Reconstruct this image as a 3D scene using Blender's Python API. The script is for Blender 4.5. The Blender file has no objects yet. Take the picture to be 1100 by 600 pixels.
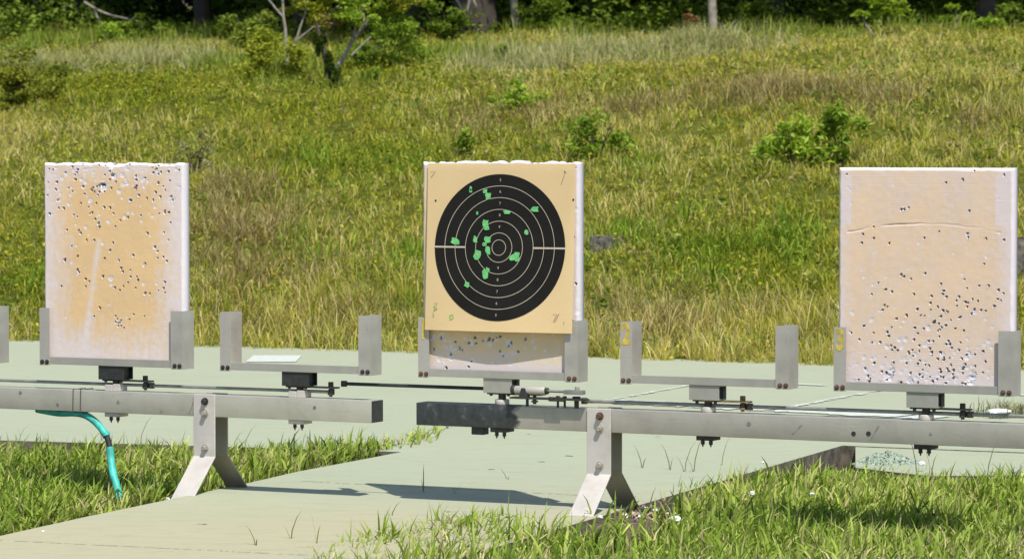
import bpy, bmesh, math, random
import numpy as np
from mathutils import Vector, Matrix
random.seed(7)
R = np.random.default_rng(11)
scene = bpy.context.scene
COL = scene.collection
rad = math.radians

# ------------------------------------------------------------------ camera and layout helpers
F = 3911.0                                  # focal length in photo pixels (photo is 1100 wide)
CH = 1.187                                  # camera height over the painted slab
TH = math.atan(143.0 / F)                   # pitch down
CT, ST = math.cos(TH), math.sin(TH)

def ground(px, py, z=0.0):
    x, y = (px - 550) / F, -(py - 300) / F
    d = Vector((x, CT + y * ST, -ST + y * CT))
    k = (z - CH) / d.z
    return Vector((d.x * k, d.y * k, z))

def proj(P):
    P = np.atleast_2d(np.asarray(P, float))
    dx, dy, dz = P[:, 0], P[:, 1], P[:, 2] - CH
    dep = dy * CT - dz * ST
    up = dy * ST + dz * CT
    return np.stack([550 + F * dx / dep, 300 - F * up / dep], 1)

PHI = rad(27.0)
SP, CP = math.sin(PHI), math.cos(PHI)
AX = Vector((CP, -SP, 0))                   # along the beams, towards the right and the camera
AN = Vector((SP, CP, 0))                    # away from the firing line
P0 = Vector((-1.379, 12.70, 0))

def on_line(t, z=0.0, off=0.0):
    p = P0 + AX * t + AN * off
    return Vector((p.x, p.y, z))

def t_of(px, z=0.35, off=0.0):
    lo, hi = -3.0, 6.0
    for _ in range(60):
        m = (lo + hi) / 2
        if proj(on_line(m, z, off))[0, 0] < px: lo = m
        else: hi = m
    return (lo + hi) / 2

# ------------------------------------------------------------------ noise
def make_noise(seed):
    g = np.random.default_rng(seed).random((64, 64))
    def f(x, y):
        x = np.asarray(x, float); y = np.asarray(y, float)
        xi = np.floor(x).astype(int); yi = np.floor(y).astype(int)
        u = x - xi; v = y - yi
        u = u * u * (3 - 2 * u); v = v * v * (3 - 2 * v)
        a = g[xi % 64, yi % 64]; b = g[(xi + 1) % 64, yi % 64]
        c = g[xi % 64, (yi + 1) % 64]; d = g[(xi + 1) % 64, (yi + 1) % 64]
        return (a * (1 - u) + b * u) * (1 - v) + (c * (1 - u) + d * u) * v
    return f
N1, N2, N3, N4, N5 = [make_noise(s) for s in (1, 2, 3, 4, 5)]
def fbm(n, x, y, o=3):
    s = 0; a = 1; t = 0
    for k in range(o):
        s = s + a * n(x * 2 ** k + 17 * k, y * 2 ** k + 31 * k); t += a; a *= .5
    return s / t

# ------------------------------------------------------------------ materials
def new_mat(name):
    m = bpy.data.materials.new(name); m.use_nodes = True
    nt = m.node_tree
    return m, nt, nt.nodes['Principled BSDF'], nt.nodes['Material Output']

def node(nt, typ, **kw):
    n = nt.nodes.new(typ)
    for k, v in kw.items():
        if k in ('inputs',):
            for i, val in v.items(): n.inputs[i].default_value = val
        else: setattr(n, k, v)
    return n

def ramp(nt, fac, stops):
    r = nt.nodes.new('ShaderNodeValToRGB')
    e = r.color_ramp.elements
    while len(e) < len(stops): e.new(.5)
    for el, (p, c) in zip(e, stops):
        el.position = p; el.color = (c[0], c[1], c[2], 1) if len(c) == 3 else c
    nt.links.new(fac, r.inputs[0])
    return r.outputs[0]

def noise_tex(nt, vec, scale, detail=4, rough=.6):
    n = node(nt, 'ShaderNodeTexNoise', inputs={'Scale': scale, 'Detail': detail, 'Roughness': rough})
    nt.links.new(vec, n.inputs['Vector'])
    return n.outputs['Fac']

def mixc(nt, fac, a, b):
    m = node(nt, 'ShaderNodeMix', data_type='RGBA')
    if isinstance(fac, float): m.inputs[0].default_value = fac
    else: nt.links.new(fac, m.inputs[0])
    for sock, v in ((m.inputs[6], a), (m.inputs[7], b)):
        if hasattr(v, 'links'): nt.links.new(v, sock)
        else: sock.default_value = (v[0], v[1], v[2], 1)
    return m.outputs[2]

def bump(nt, bsdf, h, strength, dist):
    b = node(nt, 'ShaderNodeBump', inputs={'Strength': strength, 'Distance': dist})
    nt.links.new(h, b.inputs['Height']); nt.links.new(b.outputs[0], bsdf.inputs['Normal'])

def simple(name, c, rough=.6, metal=0., var=.25, scale=30., bmp=.0, spec=.5):
    m, nt, b, o = new_mat(name)
    tc = node(nt, 'ShaderNodeTexCoord')
    f = noise_tex(nt, tc.outputs['Object'], scale)
    d = [max(0, x * (1 - var)) for x in c]; l = [min(1, x * (1 + var)) for x in c]
    nt.links.new(ramp(nt, f, [(.3, d), (.7, l)]), b.inputs['Base Color'])
    b.inputs['Roughness'].default_value = rough; b.inputs['Metallic'].default_value = metal
    b.inputs['Specular IOR Level'].default_value = spec
    if bmp: bump(nt, b, f, bmp, .004)
    return m

def steel(name, c, dark_below=None, metal=.35):
    """weathered galvanised steel with stains, scratches; optionally a blackened end (local x below a value)"""
    m, nt, b, o = new_mat(name)
    tc = node(nt, 'ShaderNodeTexCoord'); v = tc.outputs['Object']
    f1 = noise_tex(nt, v, 9, 5); f2 = noise_tex(nt, v, 70, 3)
    mp = node(nt, 'ShaderNodeMapping'); mp.inputs['Scale'].default_value = (3, 3, 90)
    nt.links.new(v, mp.inputs[0]); f3 = noise_tex(nt, mp.outputs[0], 6, 3)
    base = ramp(nt, f1, [(.25, [x * .80 for x in c]), (.5, c), (.75, [x * 1.12 for x in c])])
    base = mixc(nt, ramp(nt, f2, [(.62, (0, 0, 0)), (.8, (.4, .4, .4))]), base, [x * .55 for x in c])
    base = mixc(nt, ramp(nt, f3, [(.55, (0, 0, 0)), (.75, (.3, .3, .3))]), base, (c[0] * 1.1, c[1] * .98, c[2] * .8))
    f8 = noise_tex(nt, mp.outputs[0], 2.2, 6, .7)
    base = mixc(nt, ramp(nt, f8, [(.60, (0, 0, 0)), (.74, (.5, .5, .5))]), base, (.26, .17, .09))
    if dark_below is not None:
        sx = node(nt, 'ShaderNodeSeparateXYZ'); nt.links.new(v, sx.inputs[0])
        f5 = noise_tex(nt, v, 30, 4)
        a = node(nt, 'ShaderNodeMath', operation='MULTIPLY_ADD'); a.inputs[1].default_value = .10; 
        nt.links.new(f5, a.inputs[0]); nt.links.new(sx.outputs[0], a.inputs[2])
        lt = node(nt, 'ShaderNodeMapRange', inputs={1: dark_below + .04, 2: dark_below + .06, 3: 1., 4: 0.})
        nt.links.new(a.outputs[0], lt.inputs[0])
        black = ramp(nt, f5, [(.3, (.030, .034, .036)), (.6, (.06, .066, .066)), (.75, (.16, .17, .16))])
        base = mixc(nt, lt.outputs[0], base, black)
    nt.links.new(base, b.inputs['Base Color'])
    b.inputs['Metallic'].default_value = metal; b.inputs['Roughness'].default_value = .5
    bump(nt, b, f2, .15, .002)
    return m

def leaf_mat(name, trans=.35, rough=.55):
    m, nt, b, o = new_mat(name)
    at = node(nt, 'ShaderNodeAttribute', attribute_name='Col')
    nt.links.new(at.outputs['Color'], b.inputs['Base Color'])
    b.inputs['Roughness'].default_value = rough
    b.inputs['Specular IOR Level'].default_value = .12
    t = node(nt, 'ShaderNodeBsdfTranslucent')
    hs = node(nt, 'ShaderNodeMix', data_type='RGBA', blend_type='MULTIPLY'); hs.inputs[0].default_value = 1
    nt.links.new(at.outputs['Color'], hs.inputs[6]); hs.inputs[7].default_value = (1.25, 1.25, .7, 1)
    nt.links.new(hs.outputs[2], t.inputs['Color'])
    mx = node(nt, 'ShaderNodeMixShader'); mx.inputs[0].default_value = trans
    nt.links.new(b.outputs[0], mx.inputs[1]); nt.links.new(t.outputs[0], mx.inputs[2])
    nt.links.new(mx.outputs[0], o.inputs[0])
    return m

M = {}
M['steel'] = steel('weathered_steel', (.37, .36, .315))
M['steel_warm'] = steel('weathered_steel_warm', (.42, .40, .355))
M['plate'] = steel('leg_plate_steel', (.50, .47, .43), metal=.15)
M['shaded_grimy'] = steel('shaded_grimy_leg_steel', (.30, .28, .22), metal=.3)  # rear legs: shade under the beam put into a darker colour, plus brown grime
M['black'] = simple('black_paint', (.025, .026, .025), .55, 0, .4, 60)
M['dark_bolt'] = simple('oily_bolt', (.05, .045, .038), .5, .4, .4, 90)
M['rust'] = simple('rusty_bolt', (.10, .058, .034), .8, .1, .5, 120)
M['rust_plate'] = simple('rusty_plate', (.22, .15, .07), .8, .1, .5, 60)
M['bright_bolt'] = simple('zinc_bolt', (.42, .38, .32), .45, .5, .3, 120)
M['rod'] = simple('rod_steel', (.24, .24, .22), .5, .4, .3, 20)
M['yellow'] = simple('yellow_stencil_paint', (.50, .38, .06), .7, 0, .35, 60)
M['hose'] = simple('teal_hose', (.04, .37, .31), .55, 0, .45, 28)
M['rubber'] = simple('black_rubber', (.02, .02, .022), .5, 0, .2, 40)
M['wire'] = simple('tie_wire', (.08, .075, .07), .6, .2, .2, 40)
M['bulls'] = simple('black_print', (.0125, .012, .0105), .85, 0, .15, 12, spec=.12)
M['line'] = simple('cream_print', (.47, .41, .32), .8, 0, .1, 12, spec=.2)
M['patch'] = simple('green_patch', (.13, .44, .15), .75, 0, .25, 70, spec=.2)
M['ink'] = simple('pen_ink', (.17, .145, .10), .8, 0, .2, 40)
M['greenink'] = simple('green_ink', (.22, .45, .10), .8, 0, .2, 40)
M['bark'] = simple('pale_bark', (.23, .205, .165), .9, 0, .4, 14, .6)
M['darkbark'] = simple('dark_bark', (.045, .036, .026), .9, 0, .4, 10, .8)
M['scrap'] = simple('white_foam_scrap', (.66, .66, .64), .8, 0, .08, 60)
M['block'] = simple('stained_concrete', (.105, .095, .08), .95, 0, .9, 22, .9)
M['leaf'] = leaf_mat('leaf')
M['blade'] = leaf_mat('grass_blade', .30, .75)
M['deadleaf'] = leaf_mat('dead_leaf', .2, .7)

def mat_slab(name, c1, c2, stain, amt, front=None):
    m, nt, b, o = new_mat(name)
    tc = node(nt, 'ShaderNodeTexCoord'); v = tc.outputs['Object']
    f1 = noise_tex(nt, v, 1.1, 5, .6); f2 = noise_tex(nt, v, 9, 5, .65); f3 = noise_tex(nt, v, 90, 3)
    base = ramp(nt, f1, [(.3, c1), (.7, c2)])
    mp = node(nt, 'ShaderNodeMapping'); mp.inputs['Scale'].default_value = (.8, 3.2, 1); mp.inputs['Rotation'].default_value = (0, 0, PHI)
    nt.links.new(v, mp.inputs[0]); f4 = noise_tex(nt, mp.outputs[0], 1.6, 6, .62)
    base = mixc(nt, ramp(nt, f4, [(.40, (0, 0, 0)), (.66, (amt, amt, amt))]), base, stain)
    if front:                                     # tan silt washed over the low end of the path
        sx = node(nt, 'ShaderNodeSeparateXYZ'); nt.links.new(v, sx.inputs[0])
        a = node(nt, 'ShaderNodeMath', operation='MULTIPLY_ADD'); a.inputs[1].default_value = 2.4
        nt.links.new(f4, a.inputs[0]); nt.links.new(sx.outputs[1], a.inputs[2])
        g = node(nt, 'ShaderNodeMapRange', inputs={1: 14.0, 2: 12.4, 3: 0., 4: .75}); nt.links.new(a.outputs[0], g.inputs[0])
        base = mixc(nt, g.outputs[0], base, front)
    base = mixc(nt, ramp(nt, f2, [(.56, (0, 0, 0)), (.8, (.35, .35, .35))]), base, [x * .72 for x in c1])
    base = mixc(nt, ramp(nt, f3, [(.6, (0, 0, 0)), (.8, (.3, .3, .3))]), base, [min(1, x * 1.2) for x in c2])
    f6 = noise_tex(nt, mp.outputs[0], 7, 8, .72)
    base = mixc(nt, ramp(nt, f6, [(.5, (0, 0, 0)), (.72, (.75, .75, .75))]), base, [x * .8 for x in stain])
    f7 = noise_tex(nt, v, 38, 5, .7)
    base = mixc(nt, ramp(nt, f7, [(.60, (0, 0, 0)), (.70, (.45, .45, .45))]), base, [x * .66 for x in c1])
    nt.links.new(base, b.inputs['Base Color']); b.inputs['Roughness'].default_value = .8
    b.inputs['Specular IOR Level'].default_value = .25
    bump(nt, b, f3, .25, .004)
    return m
M['slab'] = mat_slab('worn_green_court_paint', (.305, .343, .243), (.330, .363, .260), (.335, .345, .232), .8, (.375, .338, .215))
M['apron'] = mat_slab('mint_apron_paint', (.28, .38, .29), (.33, .40, .31), (.34, .38, .28), .6)
M['slabside'] = simple('shaded_slab_side', (.11, .095, .07), .95, 0, .6, 22, .8)  # dark colour holds the shadow on the slab's raised sides
M['court_line'] = simple('worn_white_line', (.47, .50, .44), .8, 0, .12, 25)
M['soil'] = simple('soil', (.085, .062, .040), .95, 0, .5, 18, .8)
M['hill'] = simple('hill_soil', (.075, .085, .014), .95, 0, .6, 14, .6, spec=.05)
M['litter'] = leaf_mat('litter', .05, .8)

def mat_board(name, paint, pale, cover):
    m, nt, b, o = new_mat(name)
    tc = node(nt, 'ShaderNodeTexCoord'); v = tc.outputs['Object']
    at = node(nt, 'ShaderNodeAttribute', attribute_name='wear')      # R chipped foam, G paint left, B shade painted into the hole bores
    sp = node(nt, 'ShaderNodeSeparateColor'); nt.links.new(at.outputs['Color'], sp.inputs[0])
    f1 = noise_tex(nt, v, 7, 6, .68); f2 = noise_tex(nt, v, 55, 4, .7)
    mp = node(nt, 'ShaderNodeMapping'); mp.inputs['Scale'].default_value = (14, 1, 5)
    nt.links.new(v, mp.inputs[0]); f3 = noise_tex(nt, mp.outputs[0], 4, 5, .7)
    pc = ramp(nt, f1, [(.3, [x * .92 for x in paint]), (.7, [min(1, x * 1.08) for x in paint])])
    s = node(nt, 'ShaderNodeMath', operation='ADD'); nt.links.new(f1, s.inputs[0]); nt.links.new(f3, s.inputs[1])
    s2 = node(nt, 'ShaderNodeMath', operation='MULTIPLY_ADD'); s2.inputs[1].default_value = .55
    nt.links.new(f2, s2.inputs[0]); nt.links.new(s.outputs[0], s2.inputs[2])
    s3 = node(nt, 'ShaderNodeMath', operation='MULTIPLY_ADD'); s3.inputs[1].default_value = 1.0
    nt.links.new(sp.outputs[1], s3.inputs[0]); nt.links.new(s2.outputs[0], s3.inputs[2])
    cov = node(nt, 'ShaderNodeMapRange', inputs={1: cover - .34, 2: cover + .34, 3: 0., 4: 1.})
    nt.links.new(s3.outputs[0], cov.inputs[0])
    gate = node(nt, 'ShaderNodeMath', operation='MULTIPLY')
    st = node(nt, 'ShaderNodeMapRange', inputs={1: .02, 2: .2}); nt.links.new(sp.outputs[1], st.inputs[0])
    nt.links.new(cov.outputs[0], gate.inputs[0]); nt.links.new(st.outputs[0], gate.inputs[1])
    base = mixc(nt, gate.outputs[0], pale, pc)
    base = mixc(nt, sp.outputs[0], base, (.60, .595, .65))
    base = mixc(nt, sp.outputs[2], base, (.15, .145, .165))
    nt.links.new(base, b.inputs['Base Color']); b.inputs['Roughness'].default_value = .85
    b.inputs['Specular IOR Level'].default_value = .2
    w = node(nt, 'ShaderNodeTexWave', bands_direction='Z', inputs={'Scale': 46.0, 'Distortion': .4, 'Detail': 1.0})
    nt.links.new(v, w.inputs['Vector'])
    ad = node(nt, 'ShaderNodeMath', operation='MULTIPLY_ADD'); ad.inputs[1].default_value = .2
    nt.links.new(f2, ad.inputs[0]); nt.links.new(w.outputs['Fac'], ad.inputs[2])
    bump(nt, b, ad.outputs[0], .11, .0014)
    return m

# ------------------------------------------------------------------ mesh helpers
def link_mesh(name, verts, faces, mat, parent=None, smooth=False):
    me = bpy.data.meshes.new(name); me.from_pydata(verts, [], faces); me.update()
    if mat: me.materials.append(mat)
    if smooth: me.polygons.foreach_set('use_smooth', [True] * len(me.polygons))
    o = bpy.data.objects.new(name, me); COL.objects.link(o)
    if parent: o.parent = parent
    return o

def tag(o, label=None, cat=None, group=None, kind=None):
    if label: o['label'] = label
    if cat: o['category'] = cat
    if group: o['group'] = group
    if kind: o['kind'] = kind
    return o

def empty(name, loc, rz=0.0):
    o = bpy.data.objects.new(name, None); COL.objects.link(o)
    o.empty_display_size = .1
    o.location = loc; o.rotation_euler = (0, 0, rz)
    return o

class MB:
    def __init__(s): s.bm = bmesh.new()
    def box(s, x0, x1, y0, y1, z0, z1, bev=0.0, mtx=None):
        t = bmesh.new()
        vs = [t.verts.new((x, y, z)) for z in (z0, z1) for y in (y0, y1) for x in (x0, x1)]
        for f in ((0, 2, 3, 1), (4, 5, 7, 6), (0, 1, 5, 4), (2, 6, 7, 3), (0, 4, 6, 2), (1, 3, 7, 5)):
            t.faces.new([vs[i] for i in f])
        if bev: bmesh.ops.bevel(t, geom=list(t.edges), offset=bev, segments=2, affect='EDGES', profile=.6)
        s._add(t, mtx); return s
    def _add(s, t, mtx=None):
        if mtx is not None: bmesh.ops.transform(t, matrix=mtx, verts=t.verts)
        me = bpy.data.meshes.new('tmp'); t.to_mesh(me); t.free()
        s.bm.from_mesh(me); bpy.data.meshes.remove(me)
    def cyl(s, a, b, r0, r1=None, n=16, bev=0.0):
        a = Vector(a); b = Vector(b); r1 = r0 if r1 is None else r1
        t = bmesh.new(); L = (b - a).length
        bmesh.ops.create_cone(t, cap_ends=True, segments=n, radius1=r0, radius2=r1, depth=L)
        if bev:
            bmesh.ops.bevel(t, geom=[e for e in t.edges if abs(e.verts[0].co.z - e.verts[1].co.z) < 1e-6], offset=bev, segments=2, affect='EDGES', profile=.5)
        q = Vector((0, 0, 1)).rotation_difference((b - a).normalized())
        s._add(t, Matrix.Translation((a + b) / 2) @ q.to_matrix().to_4x4()); return s
    def tube(s, pts, r, n=10):
        pts = [Vector(p) for p in pts]
        rs = r if isinstance(r, (list, tuple)) else [r] * len(pts)
        rings = []; prev = None
        for i, p in enumerate(pts):
            d = (pts[min(i + 1, len(pts) - 1)] - pts[max(i - 1, 0)]).normalized()
            if prev is None:
                u = d.orthogonal().normalized()
            else:
                u = (prev - d * prev.dot(d)).normalized()
            prev = u; w = d.cross(u)
            rings.append([s.bm.verts.new(p + (u * math.cos(2 * math.pi * k / n) + w * math.sin(2 * math.pi * k / n)) * rs[i]) for k in range(n)])
        for a, b in zip(rings, rings[1:]):
            for k in range(n): s.bm.faces.new((a[k], a[(k + 1) % n], b[(k + 1) % n], b[k]))
        s.bm.faces.new(rings[0][::-1]); s.bm.faces.new(rings[-1]); return s
    def prism(s, poly, axis_fn, d0, d1):
        a = [s.bm.verts.new(axis_fn(p, d0)) for p in poly]; b = [s.bm.verts.new(axis_fn(p, d1)) for p in poly]
        n = len(poly)
        s.bm.faces.new(a[::-1]); s.bm.faces.new(b)
        for i in range(n): s.bm.faces.new((a[i], a[(i + 1) % n], b[(i + 1) % n], b[i]))
        return s
    def build(s, name, mat, parent=None, smooth=False):
        bmesh.ops.recalc_face_normals(s.bm, faces=s.bm.faces)
        me = bpy.data.meshes.new(name); s.bm.to_mesh(me); s.bm.free()
        me.materials.append(mat)
        if smooth:
            for p in me.polygons: p.use_smooth = True
            try: me.set_sharp_from_angle(angle=rad(40))
            except Exception: pass
        o = bpy.data.objects.new(name, me); COL.objects.link(o)
        if parent: o.parent = parent
        return o

def bolt(parent, p, axis, r=.008, L=.012, mat='dark_bolt', name='bolt'):
    p = Vector(p); a = Vector(axis).normalized()
    m = MB(); m.cyl(p, p + a * L * .25, r * 1.45, n=14); m.cyl(p + a * L * .25, p + a * L, r, n=6, bev=.001)
    return m.build(name, M[mat], parent)

def fast_mesh(name, V, faces_flat, starts, totals, mat, colors=None, parent=None):
    me = bpy.data.meshes.new(name)
    me.vertices.add(len(V)); me.vertices.foreach_set('co', V.astype(np.float32).ravel())
    me.loops.add(len(faces_flat)); me.loops.foreach_set('vertex_index', faces_flat.astype(np.int32))
    me.polygons.add(len(starts))
    me.polygons.foreach_set('loop_start', starts.astype(np.int32))
    me.polygons.foreach_set('loop_total', totals.astype(np.int32))
    if colors is not None:
        a = me.color_attributes.new('Col', 'FLOAT_COLOR', 'POINT')
        c = np.ones((len(V), 4), np.float32); c[:, :3] = colors
        a.data.foreach_set('color', c.ravel())
    me.update(calc_edges=True)
    me.materials.append(mat)
    o = bpy.data.objects.new(name, me); COL.objects.link(o)
    if parent: o.parent = parent
    return o

def blade_arrays(P, h, w, az, lean, col, rng, tipmul=1.12, rootmul=.8):
    n = len(P)
    L = np.stack([np.cos(az), np.sin(az), np.zeros(n)], 1)
    r = rng.uniform(-1.2, 1.2, n)
    S0 = np.stack([-np.sin(az), np.cos(az), np.zeros(n)], 1)
    S = S0 * np.cos(r)[:, None] + L * np.sin(r)[:, None]
    U = np.array([0, 0, 1.])
    def step(a, k): return (h * k)[:, None] * (np.sin(a)[:, None] * L + np.cos(a)[:, None] * U)
    m1 = P + step(lean * .25, .38); m2 = m1 + step(lean * .7, .34); tip = m2 + step(lean * 1.25, .28)
    hw = (w / 2)[:, None]
    V = np.stack([P - S * hw * .8, P + S * hw * .8, m1 - S * hw, m1 + S * hw, m2 - S * hw * .72, m2 + S * hw * .72, tip], 1).reshape(-1, 3)
    b = (np.arange(n) * 7)[:, None]
    Fc = np.concatenate([b + 0, b + 1, b + 3, b + 2, b + 2, b + 3, b + 5, b + 4, b + 4, b + 5, b + 6], 1)
    tot = np.tile([4, 4, 3], n)
    C = np.repeat(col, 7, 0)
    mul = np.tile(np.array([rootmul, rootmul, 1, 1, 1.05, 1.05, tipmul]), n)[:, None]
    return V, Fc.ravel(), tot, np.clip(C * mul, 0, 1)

def leaf_arrays(P, size, col, rng, up=.35, aspect=.5, droop=None):
    """folded rhombic leaves with random attitude"""
    n = len(P)
    d = rng.normal(size=(n, 3)); d[:, 2] *= .6
    d /= np.linalg.norm(d, axis=1)[:, None]
    nn = rng.normal(size=(n, 3)) + np.array([.15, -.4, up * 3])
    nn -= d * np.sum(nn * d, 1)[:, None]; nn /= np.linalg.norm(nn, axis=1)[:, None]
    s = np.cross(nn, d)
    L = size[:, None]; W = (size * aspect)[:, None]
    a = P - d * L * .5; t = P + d * L * .5 - nn * L * .12
    l = P - d * L * .06 + s * W * .5 + nn * L * .06; r_ = P - d * L * .06 - s * W * .5 + nn * L * .06
    V = np.stack([a, l, t, r_], 1).reshape(-1, 3)
    b = (np.arange(n) * 4)[:, None]
    Fc = np.concatenate([b, b + 3, b + 2, b, b + 2, b + 1], 1)
    return V, Fc.ravel(), np.tile([3, 3], n), np.repeat(col, 4, 0)

def join_arrays(parts):
    Vs, Fs, Ts, Cs = [], [], [], []; off = 0
    for V, Fc, T, C in parts:
        Vs.append(V); Fs.append(Fc + off); Ts.append(T); Cs.append(C); off += len(V)
    return np.concatenate(Vs), np.concatenate(Fs), np.concatenate(Ts), np.concatenate(Cs)

def arr_obj(name, parts, mat, parent=None):
    V, Fc, T, C = join_arrays(parts)
    if parent is not None:
        V = V - np.array(parent.location)[None, :]
    return fast_mesh(name, V, Fc, np.concatenate([[0], np.cumsum(T)[:-1]]), T, mat, C, parent)

def in_poly(x, y, poly):
    c = np.zeros(len(x), bool); n = len(poly)
    for i in range(n):
        x0, y0 = poly[i]; x1, y1 = poly[(i + 1) % n]
        cond = (y0 > y) != (y1 > y)
        with np.errstate(divide='ignore', invalid='ignore'):
            xc = (x1 - x0) * (y - y0) / (y1 - y0) + x0
        c ^= cond & (x < xc)
    return c

# ------------------------------------------------------------------ terrain
def hill_h(x, y):
    p = x * SP + y * CP
    u = p - 18.3
    h = -.016 + np.interp(u, [-30, -.6, 0, .6, 2.3, 4.3, 7.2, 8.4, 17.2, 30, 80], [-.16, -.14, -.04, .10, .51, 1.02, 1.58, 1.68, 2.40, 3.3, 6.5])
    k = np.clip(u / 2, 0, 1)
    return h + k * (.16 * (fbm(N1, x * .45 + 9, y * .45 + 9, 3) - .5)) + k * .09 * (N2(x * 2.4, y * 2.0) - .5) + k * .035 * (N3(x * 6, y * 5) - .5)

def grid_sheet(name, xs, ys, fn, mat):
    X, Y = np.meshgrid(xs, ys); Z = fn(X, Y)
    V = np.stack([X.ravel(), Y.ravel(), Z.ravel()], 1)
    nx, ny = len(xs), len(ys)
    i = (np.arange(ny - 1)[:, None] * nx + np.arange(nx - 1)[None, :]).ravel()
    Fc = np.stack([i, i + 1, i + nx + 1, i + nx], 1)
    o = fast_mesh(name, V, Fc.ravel(), np.arange(len(i)) * 4, np.full(len(i), 4), mat)
    o.data.polygons.foreach_set('use_smooth', [True] * len(i))
    return o

xs = np.concatenate([np.linspace(-150, -16, 20), np.linspace(-15, 15, 271), np.linspace(16, 150, 20)])
def soil_h(X, Y):
    h = hill_h(X, Y)
    p = X * SP + Y * CP
    flat = -.085 + .02 * (N3(X * 3, Y * 3) - .5)
    return np.where(p < 17.6, flat - np.clip(p - 13, 0, 1) * .1, h)
tag(grid_sheet('ground', xs, np.concatenate([np.linspace(-20, 5, 8), np.linspace(5.5, 60, 460), np.linspace(62, 220, 20)]), soil_h, M['soil']), kind='structure')
# the grassy bank's own skin just over the soil
ys = np.linspace(16, 60, 400); xh = np.linspace(-16, 16, 300)
hill = grid_sheet('hill', xh, ys, lambda X, Y: np.where(X * SP + Y * CP < 18.0, -.3, hill_h(X, Y) + .006), M['hill'])
tag(hill, kind='structure')

def slab(name, poly, top, bottom, mat):
    n = len(poly)
    V = [(p.x, p.y, top) for p in poly] + [(p.x, p.y, bottom) for p in poly]
    Fs = [list(range(n))] + [(i, i + n, (i + 1) % n + n, (i + 1) % n) for i in range(n)]
    me = bpy.data.meshes.new(name); me.from_pydata(V, [], Fs)
    bm = bmesh.new(); bm.from_mesh(me)
    bmesh.ops.recalc_face_normals(bm, faces=bm.faces)
    bm.faces.ensure_lookup_table()
    if bm.faces[0].normal.z < 0: bmesh.ops.reverse_faces(bm, faces=bm.faces)
    bm.to_mesh(me); bm.free()
    me.materials.append(mat); me.materials.append(M['slabside'])
    for p in me.polygons: p.material_index = 1 if abs(p.normal.z) < .3 else 0
    o = bpy.data.objects.new(name, me); COL.objects.link(o)
    return tag(o, kind='structure')

def pq(p, q): # p away from the firing line, q along the beams
    return Vector((AX.x * q + AN.x * p, AX.y * q + AN.y * p, 0))
def q_of(v): return v.dot(AX)
A = ground(0, 472.5); B = ground(384, 483.5)
jn = ground(431, 485)
left_far = A + (A - B).normalized() * 4
cr = ground(905, 478)
# one painted slab: the court in front of the bank and the path that leads to it
pl = [ground(384, 494), ground(320, 506), ground(268, 518), ground(90, 555), ground(0, 575)]
ext = pl[-1] + (pl[-1] - pl[2]).normalized() * 5
pr0 = ground(690, 541)
ext2 = pr0 + (pr0 - cr).normalized() * 6.5
slab('court_slab', [left_far, A, B, jn] + pl + [ext, ext2, pr0, cr, cr + AX * 1.2 + AN * .02, cr + AX * 6, pq(18.75, 10), pq(18.85, -14)], 0, -.13, M['slab'])
# lower mint apron behind the grass on the right
slab('apron', [ground(919, 468, -.004), ground(1300, 468, -.004), ground(1500, 505, -.004), ground(1000, 511, -.004), ground(919, 502, -.004)], -.004, -.16, M['slab'])

def strip(name, a, b, w, mat, z=.004, seg=40, rough=.35, seed=0):
    """a worn painted line on the slab with a ragged edge"""
    d = (b - a); n = Vector((-d.y, d.x, 0)).normalized(); rg = np.random.default_rng(seed)
    V, Fs = [], []
    for i in range(seg + 1):
        p = a + d * i / seg
        e0 = w / 2 * (1 - rough * rg.random()); e1 = w / 2 * (1 - rough * rg.random())
        V += [(p.x - n.x * e0, p.y - n.y * e0, z), (p.x + n.x * e1, p.y + n.y * e1, z)]
    for i in range(seg):
        if rg.random() > rough * .35: Fs.append((2 * i, 2 * i + 2, 2 * i + 3, 2 * i + 1))
    o = link_mesh(name, V, Fs, mat)
    return tag(o, kind='structure')
strip('court_line', ground(640, 430.5), ground(1010, 449), .30, M['court_line'], seed=1, rough=.5, seg=60)
strip('court_line', ground(760, 408), ground(1250, 432), .07, M['court_line'], seed=2, rough=.15)
strip('court_line', ground(840, 439), ground(945, 419.5), .06, M['court_line'], seed=3, rough=.8, seg=50)
strip('court_line', ground(660, 429), ground(745, 413), .05, M['court_line'], seed=4, rough=.9, seg=50)
strip('court_line', ground(268, 385.5), ground(321, 385.5), .62, M['court_line'], seed=5, rough=.0)
M['joint'] = simple('dirty_joint', (.255, .26, .185), .95, 0, .4, 30)
strip('slab_joint', ground(325, 516.5), ground(640, 532.5), .012, M['joint'], z=.003, seed=6, rough=.7, seg=120)
strip('slab_joint', ground(-60, 577), ground(330, 596), .010, M['joint'], z=.003, seed=7, rough=.7, seg=120)
for k_, q_ in enumerate(((577, 495, 583, 496), (524, 504, 533, 503.5), (608, 489, 616, 490), (704, 469, 709, 468.6), (566, 466, 570, 466.2), (643, 478, 648, 477.6), (478, 549, 486, 549.5), (212, 562, 222, 563))):
    strip('stain', ground(q_[0], q_[1]), ground(q_[2], q_[3]), .035, M['joint'], z=.002, seed=k_, rough=.95, seg=9)

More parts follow.
